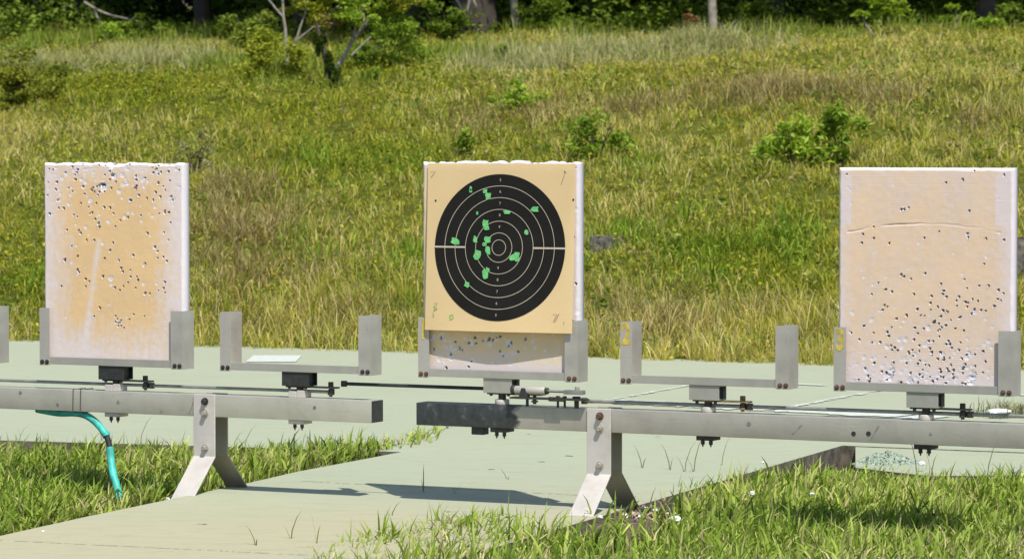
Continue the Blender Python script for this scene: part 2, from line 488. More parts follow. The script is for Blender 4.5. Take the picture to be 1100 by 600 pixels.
# ------------------------------------------------------------------ target beams
BT, BH, BD = .334, .075, .075
def make_beam(t0, t1, leg_ts, label, dark, mat):
    root = empty('target_beam', on_line(t0), -PHI)
    tag(root, label, 'beam', 'steel beams carrying the target frames')
    L = t1 - t0
    MB().box(0, L, -BD / 2, BD / 2, BT - BH, BT, .003).build('beam_tube', mat, root, True)
    for lt in leg_ts:
        x = lt - t0
        for s in (-1, 1):
            y0 = s * (BD / 2 + .001); th = .006; hw = .043
            prof = [(y0, BT + .002), (y0, .120), (s * (BD / 2 + .213), -.075), (s * (BD / 2 + .213 + .008), -.075), (y0 + s * th, .123), (y0 + s * th, BT + .002)]
            m = MB().prism(prof, lambda p, d: Vector((d, p[0], p[1])), x - hw, x + hw)
            bmesh.ops.recalc_face_normals(m.bm, faces=m.bm.faces)
            bmesh.ops.bevel(m.bm, geom=list(m.bm.edges), offset=.0012, segments=1, affect='EDGES')
            leg = m.build('leg', M['plate'] if s < 0 else M['shaded_grimy'], root)
            for z, mt in ((BT - .022, 'rust' if t0 > 0 else 'dark_bolt'), (BT - .062, 'bright_bolt'), (.152, 'bright_bolt')):
                bolt(leg, (x - .005 * s, y0 + s * th, z), (0, s, 0), .009, .016, mt)
    return root, L
tA1 = t_of(399, .33, -BD / 2); tB0 = t_of(447, .33, -BD / 2)
legA = t_of(219, .3, -.045); legB = t_of(643, .3, -.045)
M['beamA'] = steel('beam_steel_pale', (.41, .395, .33))
M['beamB'] = steel('beam_steel_blackened', (.385, .365, .31), dark_below=t_of(556, .33, -BD / 2) - tB0)
beamA, LA = make_beam(-1.9, tA1, (legA, legA - 2.0), 'pale steel beam with a black end cap, strapped with a teal hose, standing beside grass', False, M['beamA'])
MB().box(LA, LA + .004, -BD / 2 + .001, BD / 2 - .001, BT - BH + .001, BT - .001, .0015).build('end_cap', M['black'], beamA)
beamB, LB = make_beam(tB0, tB0 + 3.7, (legB, legB + 2.2), 'steel beam with a blackened left end and a leg standing in bare soil', True, M['beamB'])
xt = t_of(515, .27) - tB0
MB().box(xt - .02, xt + .025, -.02, .02, BT - BH - .026, BT - BH, .002).build('stop_tab', M['black'], beamB)
# holes and drill marks in the faces
def face_dot(root, t0, px, py, r, mat, name, proud=.0012):
    x = t_of(px, .31, -BD / 2) - t0
    Y = on_line(x + t0, 0, -BD / 2)
    z = CH - (py - 157) * (Y.y + .03) / F
    MB().cyl((x, -BD / 2 - proud, z), (x, -BD / 2 + .002, z), r, n=18).build(name, M[mat], root)
for px, py in ((917, 465), (933, 465)): face_dot(beamB, tB0, px, py, .0075, 'black', 'bolt_hole')
face_dot(beamB, tB0, 804.5, 454.5, .007, 'rod', 'rivet'); face_dot(beamB, tB0, 1000, 465, .005, 'rod', 'rivet')
def scuff(root, t0, a, b, w, name='scuff'):
    P_ = []
    for px, py in (a, b):
        x = t_of(px, .31, -BD / 2) - t0; Y = on_line(x + t0, 0, -BD / 2); P_.append((x, CH - (py - 157) * (Y.y + .03) / F))
    (xa, za), (xb, zb_) = P_
    link_mesh(name, [(xa - w, -BD / 2 - .0006, za), (xa + w, -BD / 2 - .0006, za), ((xa + xb) / 2 + w * .6, -BD / 2 - .0006, (za + zb_) / 2), (xb + w * .8, -BD / 2 - .0006, zb_), (xb - w * .7, -BD / 2 - .0006, zb_), ((xa + xb) / 2 - w * .5, -BD / 2 - .0006, (za + zb_) / 2)], [(0, 1, 2, 3, 4, 5)], M['scuff'], root)
M['scuff'] = simple('dark_scuff', (.20, .195, .17), .7, .2, .5, 60)
scuff(beamB, tB0, (944, 457), (935, 472), .004); scuff(beamB, tB0, (861, 456), (851, 466), .004)
scuff(beamA, -1.9, (208, 431), (203, 444), .003); scuff(beamA, -1.9, (174, 440.5), (172, 442.5), .004)
for px, py in ((127, 431), (338, 437), (22, 421), (62, 434)): face_dot(beamA, -1.9, px, py, .006, 'rod', 'rivet')
# wire ties that hold the hose
for px in (78.5, 86.5):
    x = t_of(px, .31, -BD / 2) + 1.9
    y = BD / 2 + .002; z0, z1 = BT - BH - .004, BT + .003
    MB().tube([(x, -y, z0), (x + .002, -y, z1), (x, y, z1), (x, y, z0), (x, -y, z0)], .0016, 6).build('tie_wire', M['wire'], beamA)

# ------------------------------------------------------------------ turning target frames
fr_px = [-70, 125, 322.5, 539.5, 761, 995]
fr_t = [t_of(px, .37) for px in fr_px]
fr_labels = ['empty steel target holder cut off by the left border, showing one upright',
             'steel target holder with a black pivot block holding the tan board nearest the teal hose',
             'empty steel target holder with a black pivot block above the black end cap',
             'steel target holder numbered 1, holding the board with the black bullseye paper',
             'empty steel target holder with a yellow 2 on its upright and a rusty crank',
             'steel target holder with a yellow 3, holding the widest perforated board']
def make_frame(t, label, black):
    root = empty('target_holder', on_line(t, BT), -PHI)
    tag(root, label, 'target holder', 'turning target holders in a row')
    W = .2955
    m = MB(); m.box(-W + .004, W - .004, -.0345, -.0305, .088, .114, .001); m.box(-W + .004, W - .004, -.0305, .034, .088, .0915)
    m.build('bottom_rail', M['steel'], root)
    for s in (-1, 1):
        fw = .041 if s < 0 else .047
        xo, xi = s * W, s * (W - fw)
        out = [(xo, -.038), (xi, -.038), (xi, -.0352), (xo - s * .003, -.0352), (xo - s * .003, .0352), (xi, .0352), (xi, .038), (xo, .038)]
        m = MB().prism(out, lambda p, d: Vector((p[0], p[1], d)), .084, .285)
        arm = m.build('upright', M['steel_warm'], root)
        for dx in (.011, .031):
            bolt(arm, (xo - s * dx, -.038, .096), (0, -1, 0), .0055, .008, ('rust' if t > 1 else 'dark_bolt'))
    x0, x1, y0, y1, z0, z1, w = -.055, .05, -.030, .030, .040, .0878, .004
    m = MB(); m.box(x0, x1, y0, y0 + w, z0, z1, .001); m.box(x0, x1, y1 - w, y1, z0, z1, .001)
    m.box(x0, x1, y0 + w, y1 - w, z1 - w, z1 - .0004); m.box(x0, x1, y0 + w, y1 - w, z0 + .0004, z0 + w)
    m.box(x0 + .03, x1 - .012, y0 + w, y1 - w, z0 + w, z1 - w)
    blk = m.build('pivot_block', M['black'] if black else M['steel'], root)
    MB().box(x1 - .0118, x1 - .0108, y0 + w + .0005, y1 - w - .0005, z0 + w + .0005, z1 - w - .0005).build('hollow_shade', M['black'], blk)  # black plate paints the shade inside the block's open end
    MB().cyl((0, 0, .016), (0, 0, .040), .013, n=20).build('pivot_shaft', M['dark_bolt'], root, True)
    m = MB()
    if black: m.box(-.03, .0, -.028, .028, .0005, .022, .002); m.box(.001, .03, -.024, .024, .0005, .026, .002)
    else: m.cyl((0, 0, .0005), (0, 0, .018), .024, n=24, bev=.003)
    m.build('bearing_collar', M['plate'], root, not black)
    for x in (-.032, .032): bolt(blk, (x, -.018, z0), (0, 0, -1), .006, .010)
    # clamp under the beam, same pivot bolt
    m = MB(); m.box(-.03, .03, -.03, .03, -BH - .0145, -BH - .0005, .002); m.build('clamp_plate', M['plate'] if black else M['dark_bolt'], root)
    for x in (-.014, .014):
        MB().cyl((x, -.012, -BH - .015), (x, -.012, -BH - .028), .007, n=6).cyl((x, -.012, -BH - .028), (x, -.012, -BH - .036), .0035, .002, n=8).build('bolt', M['dark_bolt'], root)
    cm = 'rust_plate' if abs(t - fr_t[4]) < .1 else 'dark_bolt'
    m = MB(); m.box(-.05, .148, -.014, .014, .0342, .0396, .0015); cr_ = m.build('crank', M[cm], root)
    m = MB(); m.cyl((.12, 0, .006), (.12, 0, .034), .006, n=12); m.cyl((.12, 0, .0397), (.12, 0, .056), .009, n=6, bev=.001); m.cyl((.12, 0, .012), (.12, 0, .018), .011, n=6); m.build('bolt', M[cm], cr_)
    return root
frames = []
for i, (t, lb) in enumerate(zip(fr_t, fr_labels)): frames.append(make_frame(t, lb, i < 3))

def text_mesh(s, size, bold=0.0):
    c = bpy.data.curves.new('txt', 'FONT'); c.body = s; c.size = size; c.align_x = 'CENTER'; c.align_y = 'CENTER'
    c.extrude = .0; c.offset = bold
    o = bpy.data.objects.new('txt', c); COL.objects.link(o)
    dg = bpy.context.evaluated_depsgraph_get(); dg.update()
    me = bpy.data.meshes.new_from_object(o.evaluated_get(dg))
    V = [tuple(v.co[:2]) for v in me.vertices]; Fs = [tuple(p.vertices) for p in me.polygons]
    bpy.data.objects.remove(o); bpy.data.curves.remove(c); bpy.data.meshes.remove(me)
    return V, Fs
for i, s in ((3, '1'), (4, '2'), (5, '3')):
    V, Fs = text_mesh(s, .092, .0035)
    th = .0035
    # stencil digits; bold by drawing them twice side by side
    VV = [(-.2955 + .0205 + x * .68, -.0388, .243 + z) for x, z in V]
    o = link_mesh('number', VV, Fs, M['yellow'], frames[i])
    mod = o.modifiers.new('s', 'SOLIDIFY'); mod.thickness = .0006
    o['label'] = 'yellow stencilled number ' + s

# ------------------------------------------------------------------ foam boards
BW, BHT, BTH = .58, .705, .038
M['board_a'] = mat_board('foam_board_orange_tan', (.66, .46, .24), (.66, .58, .555), 1.86)
M['board_b'] = mat_board('foam_board_tan', (.63, .51, .33), (.60, .53, .52), 1.45)
M['board_c'] = mat_board('foam_board_pale_tan', (.665, .495, .345), (.65, .56, .54), 1.84)

def make_board(frame_i, label, mat, W, H, holes, chips, seed, paint_fn, dx=0.0, top_rough=.0, extra=None, hscale=.8):
    rg = np.random.default_rng(seed); n1 = make_noise(seed + 100)
    st = .0022
    nx = int(W / st) + 1; nz = int(H / st) + 1
    u = np.linspace(0, W, nx); v = np.linspace(0, H, nz)
    U, V = np.meshgrid(u, v)
    Y = np.zeros_like(U); chip = np.zeros_like(U); bore = np.zeros_like(U)
    # rounded, nibbled edges
    e = np.minimum(np.minimum(U, W - U), np.minimum(V, H - V))
    er = .007 + .006 * fbm(n1, U * 30, V * 30, 2)
    k = np.clip(1 - e / er, 0, 1); Y += .010 * k ** 2.2; chip = np.maximum(chip, np.clip(k * 1.6 - .25, 0, 1))
    Y += .0012 * (fbm(n1, U * 60, V * 60, 2) - .5) * .4 + .0015 * (fbm(n1, U * 4 + 9, V * 4, 2) - .5)
    def sub(cx, cz, r):
        i0 = max(0, int((cx - r) / st)); i1 = min(nx, int((cx + r) / st) + 2); j0 = max(0, int((cz - r) / st)); j1 = min(nz, int((cz + r) / st) + 2)
        return slice(j0, j1), slice(i0, i1)
    for cx, cz, r in holes:
        r = r * hscale
        s = sub(cx, cz, r * 3)
        if U[s].size == 0: continue
        ang = np.arctan2(V[s] - cz, U[s] - cx); ph = rg.uniform(0, 6.28, 3)
        d = np.hypot(U[s] - cx, V[s] - cz) / (r * (1 + .22 * np.sin(2 * ang + ph[0]) + .18 * np.sin(3 * ang + ph[1]) + .12 * np.sin(5 * ang + ph[2])))
        depth = rg.uniform(.010, .022)
        Y[s] += depth * np.clip((1.08 - d) * 2.2, 0, 1) ** .8 - .0012 * np.exp(-((d - 1.3) / .25) ** 2)
        torn = rg.uniform(1.1, 1.8)
        chip[s] = np.maximum(chip[s], np.clip((torn - d) * 3, 0, 1) * rg.uniform(.3, .9))
        bore[s] = np.maximum(bore[s], np.clip((.95 - d) * 4, 0, 1) * rg.uniform(.55, 1.))
    for cx, cz, r in chips:
        r = r * .72
        s = sub(cx, cz, r * 2)
        if U[s].size == 0: continue
        d = np.hypot(U[s] - cx, V[s] - cz) / r + .9 * (fbm(n1, U[s] * 90, V[s] * 90, 2) - .5)
        m_ = np.clip((1 - d) * 3, 0, 1)
        Y[s] += .0032 * min(1, (r / .02) ** 1.3) * m_ * (.5 + n1(U[s] * 250, V[s] * 250)); chip[s] = np.maximum(chip[s], m_)
    if extra: Y, chip = extra(U, V, Y, chip, W, H, n1)
    Vz = V.copy()
    if top_rough:
        kk = np.clip((V - (H - .03)) / .03, 0, 1)
        Vz -= kk * top_rough * fbm(n1, U * 45, U * 0 + 3, 3) ** 1.5 * 2
    paint = np.clip(paint_fn(U / W, V / H), 0, 1) * (1 - chip)
    front = np.stack([(U - W / 2).ravel(), (Y - BTH / 2).ravel(), Vz.ravel()], 1)
    # rim of the grid, then back verts
    idx = np.arange(nx * nz).reshape(nz, nx)
    rim = np.concatenate([idx[0, :], idx[1:, -1], idx[-1, -2::-1], idx[-2:0:-1, 0]])
    back = front[rim].copy(); back[:, 1] = BTH / 2
    mid = front[rim].copy(); mid[:, 1] = 0; 
    ctr = np.array([[0, BTH / 2, H / 2]])
    VV = np.concatenate([front, mid, back, ctr])
    i = idx[:-1, :-1].ravel(); quads = np.stack([i, i + 1, i + nx + 1, i + nx], 1)
    nr = len(rim); base = nx * nz
    a = rim; a2 = np.roll(rim, -1); b = base + np.arange(nr); b2 = base + np.roll(np.arange(nr), -1); c = b + nr; c2 = b2 + nr
    quads = np.concatenate([quads, np.stack([a2, a, b, b2], 1), np.stack([b2, b, c, c2], 1)])
    tris = np.stack([c2, c, np.full(nr, base + 2 * nr)], 1)
    Fc = np.concatenate([quads.ravel(), tris.ravel()])
    T = np.concatenate([np.full(len(quads), 4), np.full(nr, 3)])
    o = fast_mesh('foam_board', VV, Fc, np.concatenate([[0], np.cumsum(T)[:-1]]), T, mat)
    sm = np.ones(len(T), bool); sm[-nr:] = False; o.data.polygons.foreach_set('use_smooth', sm)
    wv = np.zeros((len(VV), 4), np.float32); wv[:, 3] = 1
    wv[:base, 0] = chip.ravel() * .85; wv[:base, 1] = paint.ravel(); wv[:base, 2] = bore.ravel(); wv[base:, 0] = .35
    at = o.data.color_attributes.new('wear', 'FLOAT_COLOR', 'POINT'); at.data.foreach_set('color', wv.ravel())
    o.location = on_line(fr_t[frame_i] + dx, BT + .093); o.rotation_euler = (0, 0, -PHI)
    return tag(o, label, 'foam board', 'bullet-holed foam boards')

def px_hole(px, py, x0, x1, y0, y1, W, H): return ((px - x0) / (x1 - x0) * W, (y1 - py) / (y1 - y0) * H)
rb = np.random.default_rng(5)
def scatter(n, fu, fv, rmin=.0032, rmax=.0062):
    return [(float(fu()), float(fv()), float(rb.uniform(rmin, rmax))) for _ in range(n)]
W, H = BW, BHT
tri = lambda a, b, c: rb.triangular(a, b, c)
hA = scatter(85, lambda: rb.uniform(.03, .97) * W, lambda: H * (1 - abs(rb.normal(0, .14))), .003, .0062)
hA += scatter(45, lambda: rb.uniform(.1, .9) * W, lambda: rb.uniform(.35, .8) * H)
hA += scatter(14, lambda: rb.normal(.5, .2) * W, lambda: rb.uniform(.2, .6) * H)
for px, py in ((125, 337), (127, 340), (125, 343), (128, 344), (130, 343), (131, 341), (128, 347), (131, 347), (134, 349), (140, 340), (134, 305)):
    x, z = px_hole(px, py, 46, 199, 174, 388, W, H); hA.append((x, z, .0036))
for px, py, r in ((107, 239, .0085), (113, 198, .010), (85, 291, .007), (168, 263, .008), (62, 215, .007), (153, 230, .006)):
    x, z = px_hole(px, py, 46, 199, 174, 388, W, H); hA.append((x, z, r * .72))
cA = []
for px, py, r in ((113, 200, .05), (122, 178, .035), (124, 189, .035), (133, 188, .03), (72, 187, .025), (155, 193, .025), (168, 263, .025), (120, 297, .03), (98, 215, .03), (130, 205, .03), (60, 180, .03), (135, 232, .03), (111, 260, .02)):
    x, z = px_hole(px, py, 46, 199, 174, 388, W, H); cA.append((x, z, r * .42))
rq = np.random.default_rng(91)
cA += [(float(rq.uniform(.03, .97) * W), float(H * (1 - abs(rq.normal(0, .17)))), float(rq.uniform(.004, .011))) for _ in range(85)] + [(float(rq.uniform(.05, .95) * W), float(rq.uniform(.1, .9) * H), float(rq.uniform(.004, .009))) for _ in range(30)]
def paintA(a, b):
    e = np.minimum(np.minimum(a, 1 - a) * 4.5, np.minimum(b * 3 + .3, (1 - b) * 6 + .2))
    streak = np.exp(-((a - (.36 + .1 * (b - .4) * 2)) / .025) ** 2) * (b < .62) * .5
    return np.clip(.15 + e * .75, 0, 1) - .45 * np.clip(.28 - b, 0, 1) * 3 * (.6 + .4 * np.cos(a * 6)) - streak
def dent(U, V, Y, chip, W, H, n1):
    k = np.clip(1 - np.hypot((U - .50 * W) / .055, (V - H) / .014), 0, 1)
    Y = Y + .014 * k; return Y, np.maximum(chip, np.clip(k * 4, 0, 1))
make_board(1, 'foam board with faded orange-tan paint, holes thickest along its top, beside the teal hose', M['board_a'], W, H, hA, cA, 21, paintA, top_rough=.006, extra=dent)

hB = scatter(10, lambda: rb.uniform(.05, .95) * W, lambda: H * rb.uniform(.9, 1), .003, .006)
for px, py in ((515, 361), (508, 367), (530, 363), (535, 363), (539, 360), (543, 359), (531, 361), (524, 364), (516, 367), (555, 365), (552, 369), (546, 380), (493, 366), (477, 362), (498, 373), (501, 375), (488, 380), (543, 375), (563, 375), (571, 361), (511, 387), (469, 375), (483, 395), (508, 393), (622, 341), (623, 250), (621, 188), (626, 300)):
    x, z = px_hole(px, py, 456, 629, 170, 403, W, H); hB.append((x, z, float(rb.uniform(.0038, .0062))))
cB = [(*px_hole(px, py, 456, 629, 170, 403, W, H), r) for px, py, r in ((546, 380, .014), (553, 366, .02), (530, 363, .016), (477, 361, .016), (511, 367, .016), (620, 170, .03), (600, 172, .03), (470, 172, .02), (530, 171, .03), (626, 220, .012), (628, 330, .014), (500, 170, .02))]
cB += [(float(rq.uniform(.05, .9) * W), float(rq.uniform(.06, .21) * H), float(rq.uniform(.005, .012))) for _ in range(45)]
def paintB(a, b): return np.clip(.9 - np.clip(a - .87, 0, 1) * 12, 0, 1) * np.clip((b - .03) * 9, 0, 1) * np.clip((.965 - b) * 40, 0, 1) * np.where(b > .12, .72, .5)
make_board(3, 'thick white foam board behind the black bullseye paper, only its edges and base bare', M['board_b'], W, H + .01, hB, cB, 33, paintB, top_rough=.010)

WC = .578
hC = scatter(95, lambda: tri(.05, .6, .97) * WC, lambda: abs(rb.normal(.05, .15)) * H, .003, .0055)
hC += scatter(45, lambda: rb.normal(.52, .2) * WC, lambda: rb.normal(.30, .08) * H, .003, .0055)
hC += scatter(14, lambda: rb.normal(.78, .09) * WC, lambda: rb.normal(.37, .05) * H, .003, .005)
for px, py in ((970, 229), (973, 229), (978, 227), (940, 247), (940, 259), (927, 264), (928, 255), (957, 264), (995, 258), (1011, 251), (1041, 253), (1042, 257), (1059, 284), (1061, 258), (970, 296), (973, 298), (945, 305), (938, 317), (1013, 305), (1016, 312), (1019, 318), (1030, 322), (1042, 324), (1047, 320), (1054, 306), (1056, 331), (1064, 306), (1037, 185), (1048, 189), (1036, 198), (1018, 201), (1053, 186), (1043, 230), (1080, 193), (910, 193), (1080, 259), (984, 316), (952, 328), (950, 333), (960, 314)):
    x, z = px_hole(px, py, 901, 1090, 182, 415, WC, H); hC.append((x, z, float(rb.uniform(.0034, .005))))
cC = [(*px_hole(px, py, 901, 1090, 182, 415, WC, H), r) for px, py, r in ((957, 402, .022), (960, 396, .016), (1046, 402, .024), (1041, 380, .014), (1043, 375, .012), (1000, 350, .014), (996, 368, .012), (980, 406, .018), (1015, 378, .012), (955, 371, .012), (1048, 398, .018), (970, 410, .02), (1042, 254, .010))]
cC += [(float(rq.uniform(.05, .96) * WC), float(abs(rq.normal(.02, .15)) * H), float(rq.uniform(.004, .011))) for _ in range(110)] + [(float(rq.uniform(.05, .95) * WC), float(rq.uniform(.25, .95) * H), float(rq.uniform(.004, .008))) for _ in range(25)]
def paintC(a, b):
    p = .80 - np.clip(.09 - a, 0, 1) * 6 - np.clip(a - .90, 0, 1) * 7 - np.clip(.12 - b, 0, 1) * 4 - np.clip(.34 - b, 0, 1) * 1.3 - np.clip(b - .80, 0, 1) * .9
    tape = ((a < .075) | (a > .90)) & (b > .745) & (b < .965)
    return np.where(tape, 0, np.clip(p, .1, 1))
def crack(U, V, Y, chip, W, H, n1):
    zc = H * (.748 - 1.1 * ((U / W - .5) ** 2) * .18) + .004 * (n1(U * 40, U * 0) - .5)
    on = (U > .05 * W) & (U < .93 * W)
    k = np.exp(-((V - zc) / .0022) ** 2) * on * np.clip(n1(U * 16, U * 0 + 5) * 1.6 - .2, .1, 1)
    xc = W * .855 - .6 * (V - H * .74 - .07) ** 2 * 6; k2 = .5 * np.exp(-((U - xc) / .0018) ** 2) * ((V > zc) & (V < zc + .13)) * np.clip(n1(U * 9, V * 40) * 2 - .6, 0, 1)
    k = np.maximum(k, k2)
    return Y + .0022 * k, np.maximum(chip, k * .3)
make_board(5, 'wide pale tan foam board with holes massed along its bottom, in the frame numbered 3', M['board_c'], WC, H - .012, hC, cC, 45, paintC, extra=crack, hscale=.72)

# ------------------------------------------------------------------ bullseye paper
PW, PH = .545, .552
paper_t = t_of(536, .8, -.04)
def pap(x, z):
    """point on the curled sheet; x,z from the sheet's centre"""
    a = x / (PW / 2); b = (PH / 2 - z) / PH
    y = -.023 - .003 - .028 * b ** 2.0 * (1 - .62 * abs(a) ** 1.9) - .012 * b - .0012 * math.sin(x * 23 + 1) * b
    return Vector((x, y, z))
root = empty('target_paper', on_line(paper_t, CH - (265.5 - 157) * 12.0 / F), -PHI)
tag(root, 'square tan paper target with black bullseye and green patches, fixed on the thick foam board', 'paper target')
def sheet(name, pts2, faces, mat, parent, off, label=None):
    V = []
    for x, z in pts2:
        p = pap(x, z); p.y -= off; V.append(p)
    o = link_mesh(name, V, faces, mat, parent)
    if label: o['label'] = label
    return o
def mat_paper():
    m, nt, b, o = new_mat('tan_target_card')
    tc = node(nt, 'ShaderNodeTexCoord'); v = tc.outputs['Object']
    f = noise_tex(nt, v, 5, 5); f2 = noise_tex(nt, v, 120, 2)
    c = ramp(nt, f, [(.3, (.72, .545, .29)), (.7, (.77, .59, .325))])
    c = mixc(nt, ramp(nt, f2, [(.5, (0, 0, 0)), (.8, (.15, .15, .15))]), c, (.55, .40, .22))
    nt.links.new(c, b.inputs['Base Color']); b.inputs['Roughness'].default_value = .75; b.inputs['Specular IOR Level'].default_value = .25
    t = node(nt, 'ShaderNodeBsdfTranslucent'); nt.links.new(c, t.inputs['Color'])
    mx = node(nt, 'ShaderNodeMixShader'); mx.inputs[0].default_value = .22
    nt.links.new(b.outputs[0], mx.inputs[1]); nt.links.new(t.outputs[0], mx.inputs[2]); nt.links.new(mx.outputs[0], o.inputs[0])
    return m
n = 40
pts = [((i / n - .5) * PW, (j / n - .5) * PH) for j in range(n + 1) for i in range(n + 1)]
fs = [(j * (n + 1) + i, j * (n + 1) + i + 1, (j + 1) * (n + 1) + i + 1, (j + 1) * (n + 1) + i) for j in range(n) for i in range(n)]
sh = sheet('sheet', pts, fs, mat_paper(), root, 0)
RB = .241
def ring_pts(r0, r1, nseg=120, nr=1):
    P_, F_ = [], []
    for k in range(nr + 1):
        r = r0 + (r1 - r0) * k / nr
        for i in range(nseg):
            a = 2 * math.pi * i / nseg; P_.append((r * math.cos(a), r * math.sin(a)))
    for k in range(nr):
        for i in range(nseg):
            F_.append((k * nseg + i, k * nseg + (i + 1) % nseg, (k + 1) * nseg + (i + 1) % nseg, (k + 1) * nseg + i))
    return P_, F_
P_, F_ = ring_pts(0.0005, RB, 120, 20); bull = sheet('bullseye', P_, F_, M['bulls'], root, .0009)
for q in (.105, .2, .36, .52, .68, .84):
    P_, F_ = ring_pts(RB * q - .0009, RB * q + .0009); sheet('scoring_ring', P_, F_, M['line'], bull, .0018)
for s in (-1, 1):
    xs_ = [s * RB * (.515 + .49 * i / 10) for i in range(11)]
    P_ = [(x, z) for x in xs_ for z in (-.0028, .0028)]
    sheet('sight_line', P_, [(2 * i, 2 * i + 2, 2 * i + 3, 2 * i + 1) if s > 0 else (2 * i, 2 * i + 1, 2 * i + 3, 2 * i + 2) for i in range(10)], M['line'], bull, .0018)
for k, q in enumerate((.92, .76, .60, .44, .28)):
    V, Fs = text_mesh(str(5 + k), .0125)
    for s in (1, -1):
        sheet('ring_number', [(x, z + s * q * RB) for x, z in V], Fs, M['line'], bull, .0018)
PA = [(247, 172, 18, 38), (330, 180, 22, 26), (348, 210, 30, 38), (618, 285, 44, 36), (457, 305, 36, 22), (287, 312, 11, 20), (337, 372, 36, 40), (345, 398, 28, 26), (572, 423, 22, 30), (160, 482, 44, 38), (280, 470, 24, 40), (350, 470, 38, 34), (335, 498, 24, 20), (355, 535, 26, 46), (295, 560, 40, 52), (500, 575, 36, 34), (522, 562, 32, 36), (528, 585, 26, 24),
      (345, 672, 30, 60), (358, 652, 24, 30), (240, 742, 28, 32)]
rp = np.random.default_rng(3)
for zx, zy, w, h in PA:
    cx = (zx - 418) / 375 * RB; cz = (517 - zy) / 439 * RB
    hw = w / 375 * RB * .58; hh = h / 439 * RB * .58
    kk = 9; P_ = []
    for i in range(kk):
        a = 2 * math.pi * i / kk; rr = rp.uniform(.75, 1.3)
        ca, sa = math.cos(a), math.sin(a); mx = max(abs(ca), abs(sa)); P_.append((cx + hw * rr * ca / mx * .85, cz + hh * rr * sa / mx * .85))
    P_.append((cx, cz))
    sheet('repair_patch', P_, [(i, (i + 1) % kk, kk) for i in range(kk)], M['patch'], root, .0028)
    if rp.random() < .3:
        P2, F2 = ring_pts(.0004, rp.uniform(.0025, .004), 10)
        sheet('bullet_hole', [(x + cx + rp.uniform(-.2, .2) * hw, z + cz) for x, z in P2], F2, M['bulls'] if rp.random() < .6 else M['line'], root, .0034)
def stroke(pts2, w, mat, name='pen_mark'):
    P_, Fs = [], []
    for i, (x, z) in enumerate(pts2):
        x2, z2 = pts2[min(i + 1, len(pts2) - 1)]; x1, z1 = pts2[max(i - 1, 0)]
        d = Vector((x2 - x1, z2 - z1)).normalized()
        P_ += [(x - d.y * w / 2, z + d.x * w / 2), (x + d.y * w / 2, z - d.x * w / 2)]
    for i in range(len(pts2) - 1): Fs.append((2 * i, 2 * i + 1, 2 * i + 3, 2 * i + 2))
    sheet(name, P_, Fs, M[mat], root, .0012)
def pp(px, py): return ((px - 536) / 137 * 2 * RB, (265.5 - py) / 159.5 * 2 * RB)
stroke([pp(594, 337), pp(598, 336.5), pp(594.5, 345)], .0018, 'ink'); stroke([pp(600, 336), pp(596, 345)], .0018, 'ink')
stroke([pp(603, 183), pp(602, 188), pp(599, 197)], .0015, 'ink'); stroke([pp(602, 182), pp(604, 184)], .003, 'ink')
stroke([pp(462, 183.5), pp(467, 183), pp(462, 190)], .0014, 'ink')
stroke([pp(605, 344), pp(605.3, 348)], .0014, 'ink')
stroke([pp(468.5, 328), pp(472, 327), pp(469, 335)], .0016, 'ink'); stroke([pp(467, 338), pp(469, 342), pp(466.5, 343)], .0014, 'ink')
stroke([pp(468, 330), pp(470, 334), pp(468, 336), pp(472, 333)], .004, 'greenink', 'green_mark')
stroke([pp(486, 341), pp(489, 339), pp(490, 343), pp(487, 345), pp(486, 341)], .004, 'greenink', 'green_mark')
for px, py in ((467.5, 215), (616, 213)):
    P2, F2 = ring_pts(.0004, .0035, 10); x, z = pp(min(px, 612), py); sheet('bullet_hole', [(a + x, b + z) for a, b in P2], F2, M['bulls'], root, .0012)

# ------------------------------------------------------------------ linkage rods and cylinder
def rod(name, ta, tb, z, off, r, mat, label):
    root = empty(name, on_line(ta, z, off), -PHI)
    L = tb - ta
    m = MB().cyl((0, 0, 0), (L, 0, 0), r, n=12); m.build('rod', M[mat], root, True)
    for x in (0.0, L): MB().cyl((x, 0, -.010), (x, 0, .010), .011, n=14, bev=.002).build('rod_end', M['dark_bolt'], root, True)
    tag(root, label, 'linkage rod', 'rods linking the target frames')
zr = BT + .022
rod('linkage_rod', fr_t[0] + .12, fr_t[1] + .12, zr, .004, .0055, 'rod', 'thin grey rod running from the left border to the black pivot block by the hose')
rod('linkage_rod', fr_t[1] + .143, fr_t[2] + .12, zr, .004, .0055, 'rod', 'thin grey rod between the two black pivot blocks')
rod('linkage_rod', fr_t[2] + .143, fr_t[3] + .0, BT + .048, .05, .006, 'black', 'thick black rod bridging the gap between the two beams')
rod('linkage_rod', fr_t[3] + .30, fr_t[4] + .12, zr, .004, .006, 'rod', 'grey rod from the air cylinder to the rusty crank of frame 2')
rod('linkage_rod', fr_t[4] + .143, fr_t[5] + .12, zr, .004, .006, 'rod', 'grey rod between the frames numbered 2 and 3')
rod('linkage_rod', fr_t[5] + .143, fr_t[5] + .9, zr, .004, .006, 'rod', 'grey rod leaving frame 3 for the right border')
cy = empty('air_cylinder', on_line(fr_t[3], BT), -PHI)
tag(cy, 'pale pneumatic cylinder on an oily bracket beneath the bullseye frame', 'air cylinder')
zc = .054; yc = -.050
m = MB(); m.cyl((.075, yc, zc), (.185, yc, zc), .0145, n=24, bev=.002); m.build('barrel', M['steel_warm'], cy, True)
MB().cyl((.062, yc, zc), (.075, yc, zc), .016, n=24, bev=.002).build('end_cap', M['dark_bolt'], cy, True)
MB().cyl((.185, yc, zc), (.195, yc, zc), .011, n=16, bev=.002).build('gland', M['dark_bolt'], cy, True)
MB().cyl((.195, yc, zc), (.29, yc, zc), .0045, n=12).build('piston_rod', M['rod'], cy, True)
